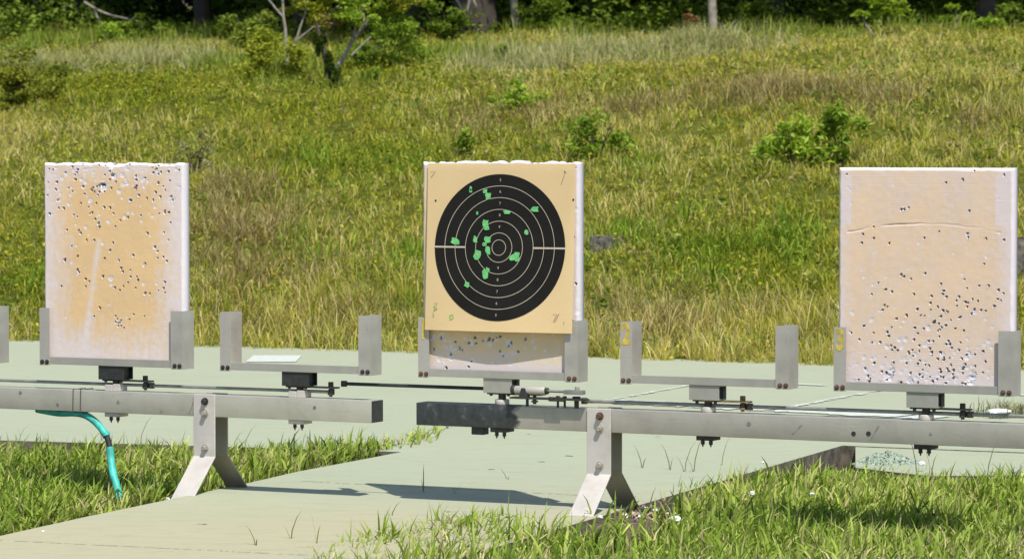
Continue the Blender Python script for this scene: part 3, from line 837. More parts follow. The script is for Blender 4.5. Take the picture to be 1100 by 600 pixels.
MB().box(.255, .325, yc - .012, yc + .012, zc - .008, zc + .006, .002).build('clevis', M['rod'], cy)
MB().cyl((.30, yc, zc + .0065), (.30, yc, zc + .018), .008, n=8, bev=.001).build('clevis_pin', M['bright_bolt'], cy)
MB().box(.06, .335, -.066, -.030, .026, .032, .001).build('bracket', M['dark_bolt'], cy)
MB().prism([(.093, .032), (.127, .032), (.117, .062), (.103, .062)], lambda p, d: Vector((p[0], d, p[1])), -.0645, -.061).build('bracket_lug', M['black'], cy)
for x, r in ((.11, .005), (.222, .004), (.247, .004), (.29, .008)): MB().cyl((x, -.034, .0012), (x, -.034, .0258), r, n=10).cyl((x, -.034, .0322), (x, -.034, .038), r * 1.7, n=6).build('bolt', M['black'], cy)
MB().box(.205, .262, -.0695, -.0662, .022, .037, .001).build('bracket_strap', M['dark_bolt'], cy)

# ------------------------------------------------------------------ teal hose
hr = empty('hose', on_line(t_of(70, .27), 0), 0)
tag(hr, 'teal hose with a black coupling, hanging from the steel beam into the grass', 'hose')
def hp(px, py, off):
    t = t_of(px, .2, off); p = on_line(t, 0, off); p.z = CH - (py - 157) * (p.y + .03) / F; return p - hr.location
def smooth_pts(pts, n=8):
    out = []
    for i in range(len(pts) - 1):
        p0, p1, p2, p3 = pts[max(i - 1, 0)], pts[i], pts[i + 1], pts[min(i + 2, len(pts) - 1)]
        for k in range(n):
            t = k / n
            out.append(.5 * ((2 * p1) + (p2 - p0) * t + (2 * p0 - 5 * p1 + 4 * p2 - p3) * t * t + (3 * p1 - p0 - 3 * p2 + p3) * t ** 3))
    return out + [pts[-1]]
MB().tube(smooth_pts([hp(40, 439, 0), hp(62, 442.8, -.005), hp(80, 443, -.01), hp(92, 445.5, -.015), hp(102, 452, -.02), hp(110, 461, -.025), hp(114, 468, -.03)]), .0125, 14).build('hose_tube', M['hose'], hr, True)
MB().tube(smooth_pts([hp(113.6, 466.5, -.03), hp(116, 472, -.03), hp(118, 481, -.032)]), .0105, 14).build('coupling', M['rubber'], hr, True)
MB().tube([hp(113.2, 464, -.03), hp(114.4, 467.5, -.03)], .0145, 14).build('clip', M['hose'], hr, True)
MB().tube(smooth_pts([hp(117.8, 480, -.032), hp(119, 492, -.04), hp(121, 506, -.055), hp(125, 521, -.075), hp(129, 538, -.10), hp(134, 556, -.12)]), .0135, 14).build('hose_tube', M['hose'], hr, True)

# ------------------------------------------------------------------ small concrete bits and foam scraps
def rock(name, loc, sx, sy, sz, mat, seed, rz=0):
    rg = random.Random(seed); bm = bmesh.new()
    bmesh.ops.create_icosphere(bm, subdivisions=2, radius=1)
    for v in bm.verts:
        v.co *= .75 + .5 * rg.random(); v.co.x *= sx; v.co.y *= sy; v.co.z *= sz
    me = bpy.data.meshes.new(name); bm.to_mesh(me); bm.free(); me.materials.append(mat)
    o = bpy.data.objects.new(name, me); COL.objects.link(o); o.location = loc; o.rotation_euler = (0, 0, rz); return o
def concrete(name, px0, px1, y0, y1, zg, label):
    c = ray_hill((px0 + px1) / 2, y1)
    s = c.y / F
    w = (px1 - px0) * s; h = (y1 - y0) * s
    bm = bmesh.new(); bmesh.ops.create_cube(bm, size=1)
    bmesh.ops.scale(bm, vec=(w, .09, h * 2.7), verts=bm.verts); bmesh.ops.bevel(bm, geom=list(bm.edges), offset=.006, segments=2, affect='EDGES')
    bmesh.ops.subdivide_edges(bm, edges=list(bm.edges), cuts=3, use_grid_fill=True)
    rg = random.Random(int(px0))
    for v in bm.verts: v.co += Vector((rg.uniform(-1, 1), rg.uniform(-1, 1), rg.uniform(-1, 1))) * .004
    me = bpy.data.meshes.new(name); bm.to_mesh(me); bm.free(); me.materials.append(M['block'])
    o = bpy.data.objects.new(name, me); COL.objects.link(o); o.location = c + Vector((0, 0, 0)); o.rotation_euler = (0, 0, -rad(8))
    return tag(o, label, 'concrete block', 'concrete blocks on the bank')
def ray_hill(px, py):
    x, y = (px - 550) / F, -(py - 300) / F
    d = np.array([x, CT + y * ST, -ST + y * CT])
    ts = np.linspace(16, 60, 6000); P = d[None, :] * ts[:, None] + np.array([0, 0, CH])
    hh = hill_h(P[:, 0], P[:, 1]); k = np.argmax(P[:, 2] < hh) if np.any(P[:, 2] < hh) else len(ts) - 1
    return Vector(P[k])
concrete('concrete_block', 634, 670, 258, 271, 0, 'small weathered concrete block in the grass beside the bullseye board')
concrete('concrete_block', 1091, 1130, 265, 293, 0, 'dark concrete block half hidden at the right border behind the wide board')
# kerb post at the end of the path
g = ground(909, 496, -.09)
m = MB().box(-.03, .03, -.035, .035, -.04, .092, .006)
o = m.build('kerb_post', M['slabside']); o.location = g; o.rotation_euler = (0, 0, -PHI); tag(o, 'stained concrete stub post at the end of the shaded slab edge', 'post')
# ------------------------------------------------------------------ grass
def hill_masks(x, y):
    p = x * SP + y * CP - 18.3
    q = x * CP - y * SP
    return p, q
def col_mix(k, cols):
    """k in 0..1 -> piecewise colour"""
    cols = np.array(cols); t = np.clip(k, 0, .9999) * (len(cols) - 1); i = t.astype(int); f = (t - i)[:, None]
    return cols[i] * (1 - f) + cols[i + 1] * f
def hill_blades(n, rng):
    # denser near, thinner far and outside the frame
    Yc = 17.5 + 26 * rng.random(n) ** 1.25
    hw = Yc * .14 * 1.35 + 1.2
    X = rng.uniform(-1, 1, n) * hw
    p, q = hill_masks(X, Yc)
    k = (p > .05) & (p < 20)
    return X[k], Yc[k], p[k]
def tufted(n_t, per, rad_, rng):
    """blades growing in tufts: positions, outward azimuth and splay"""
    X0, Y0, p0 = hill_blades(n_t, rng)
    k = np.repeat(np.arange(len(X0)), rng.poisson(per * (.5 + N4(X0 * 2.1, Y0 * 1.7)), len(X0)))
    r = rad_ * np.sqrt(rng.random(len(k))) * rng.uniform(.5, 1.4, len(X0))[k] * np.clip(Y0 / 24, .8, 1.6)[k]
    a = rng.uniform(0, 2 * np.pi, len(k))
    x = X0[k] + r * np.cos(a); y = Y0[k] + r * np.sin(a)
    sz = rng.uniform(.6, 1.35, len(X0))[k]; tone = rng.normal(0, 1, len(X0))[k]
    return x, y, x * SP + y * CP - 18.3, a + rng.normal(0, .8, len(k)), r / rad_, sz, tone
rng = np.random.default_rng(77)
X, Y, p, AZ, RR, SZ, TONE = tufted(36000, 16, .06, rng)
kk_ = p > .02
X, Y, p, AZ, RR, SZ, TONE = [q_[kk_] for q_ in (X, Y, p, AZ, RR, SZ, TONE)]
Z = hill_h(X, Y)
pix = proj(np.stack([X, Y, Z], 1))
U_, V_ = pix[:, 0], pix[:, 1]
n = len(X)
f_dry = fbm(N4, X * 1.3 + 3, Y * .9, 3); f_gr = fbm(N5, X * .9 + 40, Y * .7 + 3, 3); f_cl = fbm(N2, X * 4.0, Y * 3.2, 2)
GREEN = np.array((.195, .245, .018)); YEL = np.array((.375, .355, .045)); STRAW = np.array((.58, .49, .20)); BROWN = np.array((.23, .155, .065)); DEEP = np.array((.05, .085, .010))
def blob(cx, cy, rx, ry): return np.exp(-(((U_ - cx) / rx) ** 2 + ((V_ - cy) / ry) ** 2))
# plant zones seen in the photo, fixed to where they grow on the bank
brown = np.clip(.95 * blob(265, 262, 60, 62) + .55 * blob(860, 105, 160, 22) + .35 * blob(560, 130, 90, 30) + .35 * blob(770, 92, 90, 18), 0, 1)
lush = np.clip(blob(100, 90, 130, 24) + .6 * blob(60, 290, 80, 60) + .7 * blob(430, 175, 120, 26) + .7 * blob(430, 75, 90, 22) + .6 * blob(790, 290, 120, 40) + .6 * blob(250, 120, 120, 18) + .5 * blob(520, 120, 60, 20), 0, 1)
strawz = np.clip(.8 * blob(760, 360, 160, 50) + .7 * blob(320, 350, 150, 45) + .5 * blob(880, 370, 60, 40) + .55 * blob(560, 105, 120, 26) + .45 * blob(1000, 60, 140, 40), 0, 1)
u = rng.random(n)
kdry = .21 + .95 * (f_dry - .42) + .09 * TONE + .38 * strawz + .15 * brown - .55 * lush
kgrn = .20 + 1.0 * (f_gr - .42) + .75 * lush - .25 * strawz
typ = np.where(u < kdry, 2, np.where(u < kdry + kgrn, 0, 1))
col = np.where((typ == 0)[:, None], GREEN, np.where((typ == 1)[:, None], YEL, STRAW))
bsel = rng.random(n) < brown * .85
col = np.where(bsel[:, None], BROWN * rng.uniform(.5, 1.5, n)[:, None], col)
dsel = rng.random(n) < np.clip(f_cl - .42, 0, 1) * 1.1
col = np.where((dsel & ~bsel)[:, None], col * .55 + DEEP * .45, col)
col = col * rng.uniform(.72, 1.28, n)[:, None] * (1 + rng.normal(0, .06, (n, 3)))
h = rng.uniform(.035, .115, n) * SZ * (.75 + .7 * f_cl) * (1 + .5 * strawz + .15 * (typ == 2))
h *= np.where(p > 7.4, .8, 1) * np.where(p < 1.2, 1.2, 1)
w = rng.uniform(.0028, .0068, n) * np.where(typ == 2, .8, 1.1) * np.clip(Y / 24, .9, 1.5)
az = AZ; lean = np.clip(np.abs(rng.normal(.45, .45, n)) + .45 * RR, 0, 1.75)
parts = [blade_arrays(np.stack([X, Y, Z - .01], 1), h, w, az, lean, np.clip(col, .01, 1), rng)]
# broad weed leaves through the sward
nl = 540000
X2, Y2, p2 = hill_blades(nl, rng); n2 = len(X2)
f2 = fbm(N5, X2 * .9 + 40, Y2 * .7 + 3, 3)
Z2 = hill_h(X2, Y2); pix2 = proj(np.stack([X2, Y2, Z2], 1)); U_, V_ = pix2[:, 0], pix2[:, 1]
lush2 = np.clip(blob(100, 90, 130, 24) + .6 * blob(60, 290, 80, 60) + .8 * blob(430, 175, 130, 26) + .7 * blob(430, 75, 90, 22) + .5 * blob(790, 290, 120, 40) + .6 * blob(250, 120, 120, 18), 0, 1)
keep = rng.random(n2) < np.clip((f2 - .33) * 1.8, .22, 1) * .7 + .6 * lush2
X2, Y2, Z2, lush2 = X2[keep], Y2[keep], Z2[keep], lush2[keep]; n2 = len(X2)
d2 = fbm(N4, X2 * 1.3 + 3, Y2 * .9, 3); c2 = col_mix(np.clip(rng.random(n2) + .9 * (d2 - .5) - .3 * lush2, 0, 1), [(.085, .12, .008), (.25, .26, .018), (.44, .395, .045)]) * rng.uniform(.7, 1.25, n2)[:, None]
parts.append(leaf_arrays(np.stack([X2, Y2, Z2 + rng.random(n2) ** 1.6 * .11 * (.7 + .7 * lush2) + .008], 1), rng.uniform(.014, .036, n2), c2, rng, .7, .6))
hg = arr_obj('hill_grass', parts, M['blade']); tag(hg, 'mixed green, yellow and straw grass covering the bank', 'grass', kind='stuff')

# tall feathery pale grass along the crest of the bank
def tall_grass(name, zones, label, colset, hr_, wr, n_per, rng, ln=.6):
    parts = []
    for (cx, cy, rx, ry, dens) in zones:
        c = ray_hill(cx, cy); s = c.y / F
        k = int(n_per * dens)
        px = c.x + rng.normal(0, .5, k) * rx * s; py = c.y + rng.normal(0, .5, k) * ry
        pz = hill_h(px, py) - .01
        tuft = N3(px * 3.4, py * 2.6); kp = rng.random(k) < np.clip((tuft - .25) * 2.2, .08, 1); px, py, pz, tuft = px[kp], py[kp], pz[kp], tuft[kp]; k = len(px)
        hh = rng.uniform(*hr_, k) * (.4 + 1.0 * tuft)
        cc = col_mix(np.clip(rng.normal(.5, .3, k), 0, 1), colset) * rng.uniform(.8, 1.2, k)[:, None]
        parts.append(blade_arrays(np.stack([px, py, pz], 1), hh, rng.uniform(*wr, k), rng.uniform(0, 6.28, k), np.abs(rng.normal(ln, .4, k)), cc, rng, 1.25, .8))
    o = arr_obj(name, parts, M['blade'])
    return tag(o, label, 'grass', kind='stuff')
tall_grass('tall_pale_grass', [(690, 62, 120, 1.4, 1.1), (600, 68, 80, 1.2, .6), (765, 56, 70, .9, .45), (545, 80, 70, 1.2, .5), (75, 76, 80, .9, .7), (165, 80, 80, .9, .7)], 'tall feathery pale grass along the crest', [(.13, .19, .03), (.27, .29, .09), (.42, .40, .20), (.52, .47, .28)], (.11, .28), (.003, .0065), 7500, rng, .85)
tall_grass('tall_green_grass', [(110, 48, 170, .9, 1.0), (20, 52, 80, .8, .5), (245, 80, 70, .8, .5), (430, 66, 120, .9, .9), (330, 92, 80, .8, .4), (490, 66, 70, .9, .5), (640, 40, 120, .7, .4), (950, 36, 160, .8, .5)], 'green grass at the foot of the trees', [(.09, .15, .012), (.20, .26, .03), (.34, .36, .09)], (.08, .24), (.006, .011), 5000, rng)

tall_grass('dry_weeds', [(262, 255, 70, .9, 1.2), (235, 215, 50, .6, .4), (300, 300, 60, .5, .5), (545, 128, 70, .5, .5), (760, 106, 90, .45, .8), (860, 102, 110, .45, .9), (960, 110, 70, .4, .5), (690, 118, 60, .4, .4), (700, 335, 90, .5, .6), (770, 352, 110, .4, .8), (330, 345, 110, .4, .7), (860, 170, 80, .5, .3), (1040, 130, 70, .5, .4)], 'tangled brown and straw dry weeds on the bank', [(.09, .075, .02), (.20, .165, .055), (.37, .31, .12), (.56, .48, .25)], (.07, .20), (.0022, .005), 3000, rng, .95)
tall_grass('green_tufts', [(800, 288, 100, .7, 1.0), (700, 250, 70, .5, .5), (432, 285, 40, .4, .5), (340, 268, 40, .4, .4), (60, 300, 50, .6, .5), (445, 318, 30, .3, .3), (860, 260, 60, .5, .4), (300, 180, 80, .5, .5), (400, 190, 80, .5, .5), (720, 180, 70, .5, .3)], 'brighter green grass tufts scattered on the bank', [(.07, .14, .010), (.17, .26, .02), (.32, .39, .06)], (.07, .19), (.005, .009), 2200, rng, .8)

def bank_weeds(n, rng):
    X0, Y0, p0 = hill_blades(n, rng); k = np.repeat(np.arange(len(X0)), rng.integers(8, 26, len(X0)))
    dens = fbm(N1, X0 * 1.1 + 60, Y0 * .8, 2); ok = (dens > .45)[k]; k = k[ok]
    rr = rng.uniform(.03, .10, len(X0))[k] * np.sqrt(rng.random(len(k))); a = rng.uniform(0, 6.28, len(k))
    x = X0[k] + rr * np.cos(a); y = Y0[k] + rr * np.sin(a); hgt = rng.uniform(.06, .17, len(X0))[k]
    z = hill_h(x, y) + hgt * rng.random(len(k)) ** .7
    kind = rng.random(len(X0))[k]
    c = np.where((kind < .5)[:, None], col_mix(rng.random(len(k)), [(.05, .10, .010), (.13, .21, .02), (.24, .32, .05)]), np.where((kind < .8)[:, None], col_mix(rng.random(len(k)), [(.10, .13, .02), (.25, .28, .05), (.40, .40, .12)]), col_mix(rng.random(len(k)), [(.08, .06, .025), (.22, .17, .08), (.45, .38, .22)])))
    o = arr_obj('bank_weeds', [leaf_arrays(np.stack([x, y, z], 1), rng.uniform(.02, .055, len(k)), c, rng, .5, .42)], M['leaf'])
    return tag(o, 'small broad-leaved and withered weeds dotted through the bank grass', 'weeds', kind='stuff')
bank_weeds(2600, rng)

# lawn in front: ragged turf with bright blades
def lawn(name, polys, n_per_m2, rng, label, hmean=.085, zb=-.085, bias=0.0):
    parts = []
    for poly, dens in polys:
        G = [ground(*q, zb) for q in poly]; gx = [v.x for v in G]; gy = [v.y for v in G]
        area = (max(gx) - min(gx)) * (max(gy) - min(gy))
        k = int(area * n_per_m2 * dens)
        px = rng.uniform(min(gx), max(gx), k); py = rng.uniform(min(gy), max(gy), k)
        # loose edge
        jx = rng.normal(0, .018, k); jy = rng.normal(0, .03, k)
        m_ = in_poly(px + jx, py + jy, [(v.x, v.y) for v in G])
        px, py = px[m_], py[m_]; k = len(px)
        cl = fbm(N1, px * 5, py * 4, 2); yl = fbm(N4, px * 2.2 + 5, py * 2 + 1, 2)
        keep = rng.random(k) < np.clip(.45 + 1.2 * (cl - .2), .2, 1)
        px, py, cl, yl = px[keep], py[keep], cl[keep], yl[keep]; k = len(px)
        u = rng.random(k)
        dry = u < .09 + .14 * (yl > .54)
        c = col_mix(np.clip(rng.normal(.50, .26, k) + .35 * (yl - .5), 0, 1), [(.08, .14, .014), (.20, .285, .036), (.41, .46, .12)])
        c = np.where(dry[:, None], np.array((.50, .44, .22)) * rng.uniform(.5, 1.1, k)[:, None], c)
        c *= rng.uniform(.8, 1.2, k)[:, None]
        hh = np.abs(rng.normal(hmean, .024, k)) * (.6 + .8 * cl) + .02
        az = rng.normal(.5, 1.1, k) + np.where(rng.random(k) < .3, np.pi, 0)
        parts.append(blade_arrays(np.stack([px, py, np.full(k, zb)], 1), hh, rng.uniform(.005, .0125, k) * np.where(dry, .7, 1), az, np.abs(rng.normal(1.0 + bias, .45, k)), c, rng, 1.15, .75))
        # dead thatch lying between the living blades
        k3 = k // 5; s3 = rng.integers(0, k, k3)
        c3 = col_mix(rng.random(k3), [(.16, .12, .05), (.36, .30, .14), (.56, .50, .30)])
        parts.append(blade_arrays(np.stack([px[s3] + rng.normal(0, .01, k3), py[s3], zb + rng.random(k3) * .035], 1), rng.uniform(.03, .08, k3), rng.uniform(.002, .005, k3), rng.uniform(0, 6.28, k3), rng.uniform(1.0, 1.7, k3), c3, rng))
    o = arr_obj(name, parts, M['blade']); return tag(o, label, 'grass', kind='stuff')
left_poly = [(-150, 497), (0, 499), (120, 502), (200, 505), (290, 512), (330, 516), (268, 530), (165, 552), (90, 567), (0, 586), (-150, 628)]
wedge_poly = [(150, 494), (250, 494), (384, 489), (430, 483), (462, 472), (482, 466), (450, 484), (384, 498), (330, 508), (268, 522), (200, 520)]
lawn('lawn_grass', [(left_poly, 1.0)], 5200, rng, 'ragged green turf between court slab and diagonal path', .088, -.085)
lawn('corner_grass', [(wedge_poly, .8)], 4800, rng, 'narrow wedge of grass where the path meets the court slab', .062, -.03)
right_poly = [(722, 556), (742, 546), (790, 538), (850, 527), (912, 520), (1000, 530), (1250, 532), (1300, 760), (480, 760), (325, 650), (335, 620), (375, 606), (460, 589), (540, 580), (590, 590), (640, 606), (695, 602), (745, 582), (738, 566)]
lawn('front_grass', [(right_poly, 1.0)], 5600, rng, 'long bright grass in front of the steel beam and its leg', .085, -.085)
thin_poly = [(365, 612), (590, 572), (700, 552), (740, 540), (760, 580), (560, 620)]
lawn('thin_grass', [(thin_poly, .07)], 4200, rng, 'sparse grass stems creeping over the path edge and dirt', .085, -.03)

# loose thin stems standing alone
def stems(pts, rng):
    parts = []
    for px, py, hgt, ln, a in pts:
        g = ground(px, py, -.02); k = 1
        parts.append(blade_arrays(np.array([g]), np.array([hgt]), np.array([.004]), np.array([a]), np.array([ln]), np.array([(.16, .17, .06)]), rng))
        parts.append(blade_arrays(np.array([g]), np.array([hgt * .6]), np.array([.004]), np.array([a + 2.4]), np.array([ln * 1.3]), np.array([(.2, .22, .06)]), rng))
    o = arr_obj('grass_stems', parts, M['blade']); return tag(o, 'single thin grass stems rising from slab cracks', 'grass', kind='stuff')
stems([(455, 534, .12, .25, 1.6), (490, 536, .08, .6, 0), (545, 520, .08, .9, 2.6), (480, 588, .12, .5, 2.8), (312, 585, .12, .5, .2), (340, 590, .14, .3, 3.0), (275, 592, .10, .8, 2.5), (420, 560, .08, .7, 0.2), (110, 478, .10, .5, 2.8), (150, 482, .16, .6, .3), (250, 486, .11, .8, .4), (262, 486, .14, .7, .2), (310, 487, .12, .8, 2.9), (720, 510, .13, .5, 2.6), (735, 512, .15, .5, .2), (745, 512, .17, .5, .7), (690, 508, .12, .5, 2.8), (775, 505, .14, .4, .3), (1060, 520, .18, .4, .2), (1000, 518, .2, .4, 2.8), (985, 515, .17, .3, 3), (960, 512, .15, .5, .3), (380, 490, .14, .7, .3), (20, 478, .1, .7, .2)], rng)

# dirt and foam crumbs round the leg
Gd = [ground(*q, -.03) for q in [(596, 566), (612, 548), (662, 535), (700, 533), (742, 545), (745, 580), (620, 590)]]
V = [(v.x, v.y, -.0) for v in Gd]; c = sum((Vector(v) for v in V), Vector()) / len(V)
VV = [(c.x, c.y, -.012)] + [(v[0] * .5 + c.x * .5, v[1] * .5 + c.y * .5, -.016) for v in V] + [(v[0], v[1], -.08) for v in V]; k = len(V)
o = link_mesh('dirt', VV, [(0, 1 + i, 1 + (i + 1) % k) for i in range(k)] + [(1 + i, 1 + k + i, 1 + k + (i + 1) % k, 1 + (i + 1) % k) for i in range(k)], M['soil'], None, True)
tag(o, kind='structure')
rg = np.random.default_rng(9); k = 520
px = rg.normal(c.x + .03, .085, k); py = rg.normal(c.y - .02, .15, k)
cc = np.array([(.66, .65, .62), (.30, .22, .13), (.16, .11, .07), (.45, .40, .30)])[rg.choice(4, k, p=[.13, .33, .34, .2])]
lit = arr_obj('litter', [leaf_arrays(np.stack([px, py, np.full(k, -.012) + rg.random(k) * .01], 1), rg.uniform(.008, .026, k), cc, rg, 1.5, .6)], M['litter'])
tag(lit, 'crumbs of foam, dead leaves and dirt round the leg', 'litter', kind='stuff')
scr = [(725, 566, .022, 'largest white foam scrap in the grass right of the soil-bound leg'), (808, 537, .016, 'white foam scrap standing upright in the front grass'), (872, 538, .013, 'small white foam scrap in the grass below the drilled holes'), (704, 549, .014, 'white foam scrap on the dirt just right of the rear leg'), (689, 556, .016, 'white foam scrap on the dirt between leg and grass'), (820, 503, .011, 'tiny white foam scrap near the shaded slab edge'), (990, 505, .018, 'white torn scrap among tall blades below the board numbered 3'),
       (46, 571, .008, 'tiny white foam crumb at the path edge near the left border'), (236, 522, .010, 'white foam scrap between the legs beside the path'), (180, 536, .010, 'white foam crumb beside the foot of the left leg'), (645, 556, .013, 'white foam scrap between the two feet of the soil-bound leg')]
for i, (px, py, s, lb) in enumerate(scr):
    g = ground(px, py, .0)
    tag(rock('foam_scrap', (g.x, g.y, s * .3 + (.02 if px > 720 else .0)), s * .75, s * .6, s * .45, M['scrap'], i, i), lb, 'foam scrap', 'white foam scraps on the ground')
g = ground(1072, 449, 0); o = rock('foam_scrap', (g.x, g.y, .03), .05, .03, .012, M['scrap'], 44); tag(o, 'long white scrap lying on the slab behind the beam at right', 'foam scrap', 'white foam scraps on the ground')
k = 260; g2 = ground(1100, 446, 0)
o = arr_obj('dry_weeds', [blade_arrays(np.stack([g2.x + rg.normal(0, .12, k), g2.y + rg.normal(0, .12, k), np.zeros(k)], 1), rg.uniform(.03, .09, k), rg.uniform(.004, .008, k), rg.uniform(0, 6.3, k), rg.uniform(.3, 1.4, k), np.array([(.22, .22, .12)]) * rg.uniform(.5, 1.4, (k, 1)), rg)], M['blade'])
tag(o, 'dry grey weeds on the slab at the right border', 'weeds', kind='stuff')
# torn mint shade netting heaped by the stub post
g = ground(948, 496, -.004)
xs_ = np.linspace(-.11, .16, 70); ys_ = np.linspace(-.22, .22, 60)
XX, YY = np.meshgrid(xs_, ys_)
ZZ = .035 * np.exp(-(((XX - .02) / .11) ** 2 + (YY / .13) ** 2)) * (.5 + fbm(N3, XX * 22, YY * 22, 3)) + .03 * fbm(N2, XX * 55, YY * 55, 3) * np.exp(-((XX / .12) ** 2 + (YY / .18) ** 2)) - .014 - .05 * np.clip(np.hypot((XX - .02) / .13, YY / .19) - .85, 0, 1)
V = np.stack([XX.ravel(), YY.ravel(), ZZ.ravel()], 1); nx = len(xs_)
Fs = [(j * nx + i, j * nx + i + 1, (j + 1) * nx + i + 1, (j + 1) * nx + i) for j in range(len(ys_) - 1) for i in range(nx - 1) if rg.random() > .12]
o = link_mesh('net_heap', [tuple(v) for v in V], Fs, simple('mint_net', (.23, .285, .215), .95, 0, .6, 60, .8), None, False); o.location = g
tag(o, 'crumpled mint netting heaped beside the concrete stub post', 'netting')

# ------------------------------------------------------------------ bushes, saplings, trees
def cloud(c, rx, ry, rz, n, size, cols, rng, clumps=12, up=.4, aspect=.5, shell=.5):
    """leaf clumps spread through an uneven volume"""
    cc = rng.normal(size=(clumps, 3)); cc /= np.linalg.norm(cc, axis=1)[:, None]
    cc *= (rng.random(clumps) ** .4 * .86)[:, None]
    k = rng.integers(0, clumps, n); sz = rng.uniform(.12, .42, clumps)
    d = rng.normal(size=(n, 3)); d /= np.linalg.norm(d, axis=1)[:, None]
    P = cc[k] + d * (rng.random(n) ** shell * sz[k])[:, None]
    P = P * np.array([rx, ry, rz]) + np.array(c)
    tone = rng.uniform(0, 1, clumps)[k]
    col = col_mix(np.clip(tone * .5 + rng.random(n) * .5, 0, 1), cols) * rng.uniform(.8, 1.2, n)[:, None]
    return leaf_arrays(P, rng.uniform(*size, n), col, rng, up, aspect)
LG = [(.08, .15, .012), (.18, .28, .024), (.32, .42, .06)]
LY = [(.12, .16, .012), (.25, .28, .022), (.38, .39, .05)]
LD = [(.012, .025, .005), (.03, .055, .010), (.06, .10, .02)]
LB = [(.13, .22, .02), (.27, .39, .035), (.40, .50, .08)]

def bush(name, px, py, wpx, hpx, n, size, cols, label, rng, clumps=14, cat='bush', aspect=.5, stems=5, group='bushes on the bank'):
    c = ray_hill(px, py); s = c.y / F
    r = empty(name, c); tag(r, label, cat, group)
    rx, rz = wpx * s / 2, hpx * s / 2
    arr_obj('foliage', [cloud((c.x, c.y, c.z + rz * 1.0), rx * 1.25, rx * .9, rz * 1.25, n, size, cols, rng, clumps + 8, .5, aspect)], M['leaf'], r)
    m = MB()
    for i in range(stems):
        a = rng.uniform(0, 6.28); q = rng.uniform(.3, .8)
        m.tube([(0, 0, -.03), (math.cos(a) * rx * q * .4, math.sin(a) * rx * q * .4, rz * .8), (math.cos(a) * rx * q, math.sin(a) * rx * q, rz * 1.6)], [.006, .004, .002], 6)
    m.build('stem', M['darkbark'], r)
    return r
bush('bush', 642, 174, 66, 52, 1000, (.03, .06), LG, 'compact leafy green bush just above the corner of the bullseye board', rng, aspect=.42)
bush('bush', 852, 182, 78, 56, 900, (.04, .085), LB, 'bright green weed bush behind the board numbered 3, left of its taller twin', rng, aspect=.34)
bush('bush', 903, 180, 50, 64, 700, (.04, .085), LG, 'taller green bush directly above the top of the wide perforated board', rng, aspect=.34)
bush('bush', 22, 116, 105, 66, 5600, (.025, .05), [(.07, .095, .010), (.16, .19, .018), (.30, .31, .045)], 'broad yellow-green bush mound cut by the left border', rng, 26)
bush('bush', 20, 62, 34, 20, 900, (.02, .04), LG, 'small dark bush behind the broad mound at the left border', rng)
bush('bush', 541, 74, 22, 26, 700, (.03, .06), LG, 'small dark upright bush amid the pale crest grass', rng)
bush('bush', 556, 122, 56, 34, 800, (.03, .055), LB, 'light green loose bush on the slope above the bullseye paper', rng)
bush('bush', 501, 168, 26, 28, 420, (.02, .04), LG, 'little bush just left above the bullseye board', rng, 8)
bush('bush', 208, 190, 46, 48, 620, (.02, .045), [(.11, .14, .03), (.23, .24, .07), (.45, .42, .28)], 'grey-green flowering weed bush right above the orange-tan board', rng, 10)
bush('bush', 398, 86, 18, 14, 420, (.03, .05), LG, 'tiny dark bush right of the vine-covered stump', rng, 6)
bush('bush', 120, 50, 34, 26, 900, (.025, .05), LB, 'bright green bush beneath the fallen pale branches', rng, 8)
bush('bush', 290, 94, 84, 56, 2600, (.025, .055), LY, 'bright green bush at the foot of the bare forked trunk', rng, 18)
bush('bush', 415, 72, 100, 50, 3200, (.025, .05), LG, 'green bush belt between the vine stump and the wide dark trunk', rng, 18)
bush('bush', 700, 38, 80, 30, 1500, (.03, .06), LG, 'low green bush under the forest edge left of the grey pole trunk', rng, 14)
bush('bush', 268, 66, 66, 62, 2600, (.03, .06), [(.07, .12, .015), (.17, .23, .025), (.32, .34, .07)], 'feathery green bush left of the bare forked trunk', rng, 16)
bush('bush', 1040, 36, 70, 20, 1200, (.03, .06), LG, 'low dark green bush at the forest edge near the right border', rng, 12)

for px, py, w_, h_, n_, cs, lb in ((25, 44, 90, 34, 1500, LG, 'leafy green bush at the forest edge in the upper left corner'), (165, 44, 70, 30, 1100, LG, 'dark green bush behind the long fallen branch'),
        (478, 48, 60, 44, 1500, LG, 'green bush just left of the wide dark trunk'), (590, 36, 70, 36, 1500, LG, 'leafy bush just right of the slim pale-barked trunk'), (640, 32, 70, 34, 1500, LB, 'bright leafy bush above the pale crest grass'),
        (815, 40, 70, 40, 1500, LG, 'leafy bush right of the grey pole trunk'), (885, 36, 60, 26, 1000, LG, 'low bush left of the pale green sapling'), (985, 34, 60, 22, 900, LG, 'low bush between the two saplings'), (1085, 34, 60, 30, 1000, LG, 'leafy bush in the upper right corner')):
    bush('bush', px, py, w_, h_, n_, (.035, .075), [(c_[0] * .62, c_[1] * .62, c_[2] * .62) for c_ in cs], lb, rng, 12, group='bushes at the forest edge')  # leaf palette dimmed to carry the shade at the forest edge

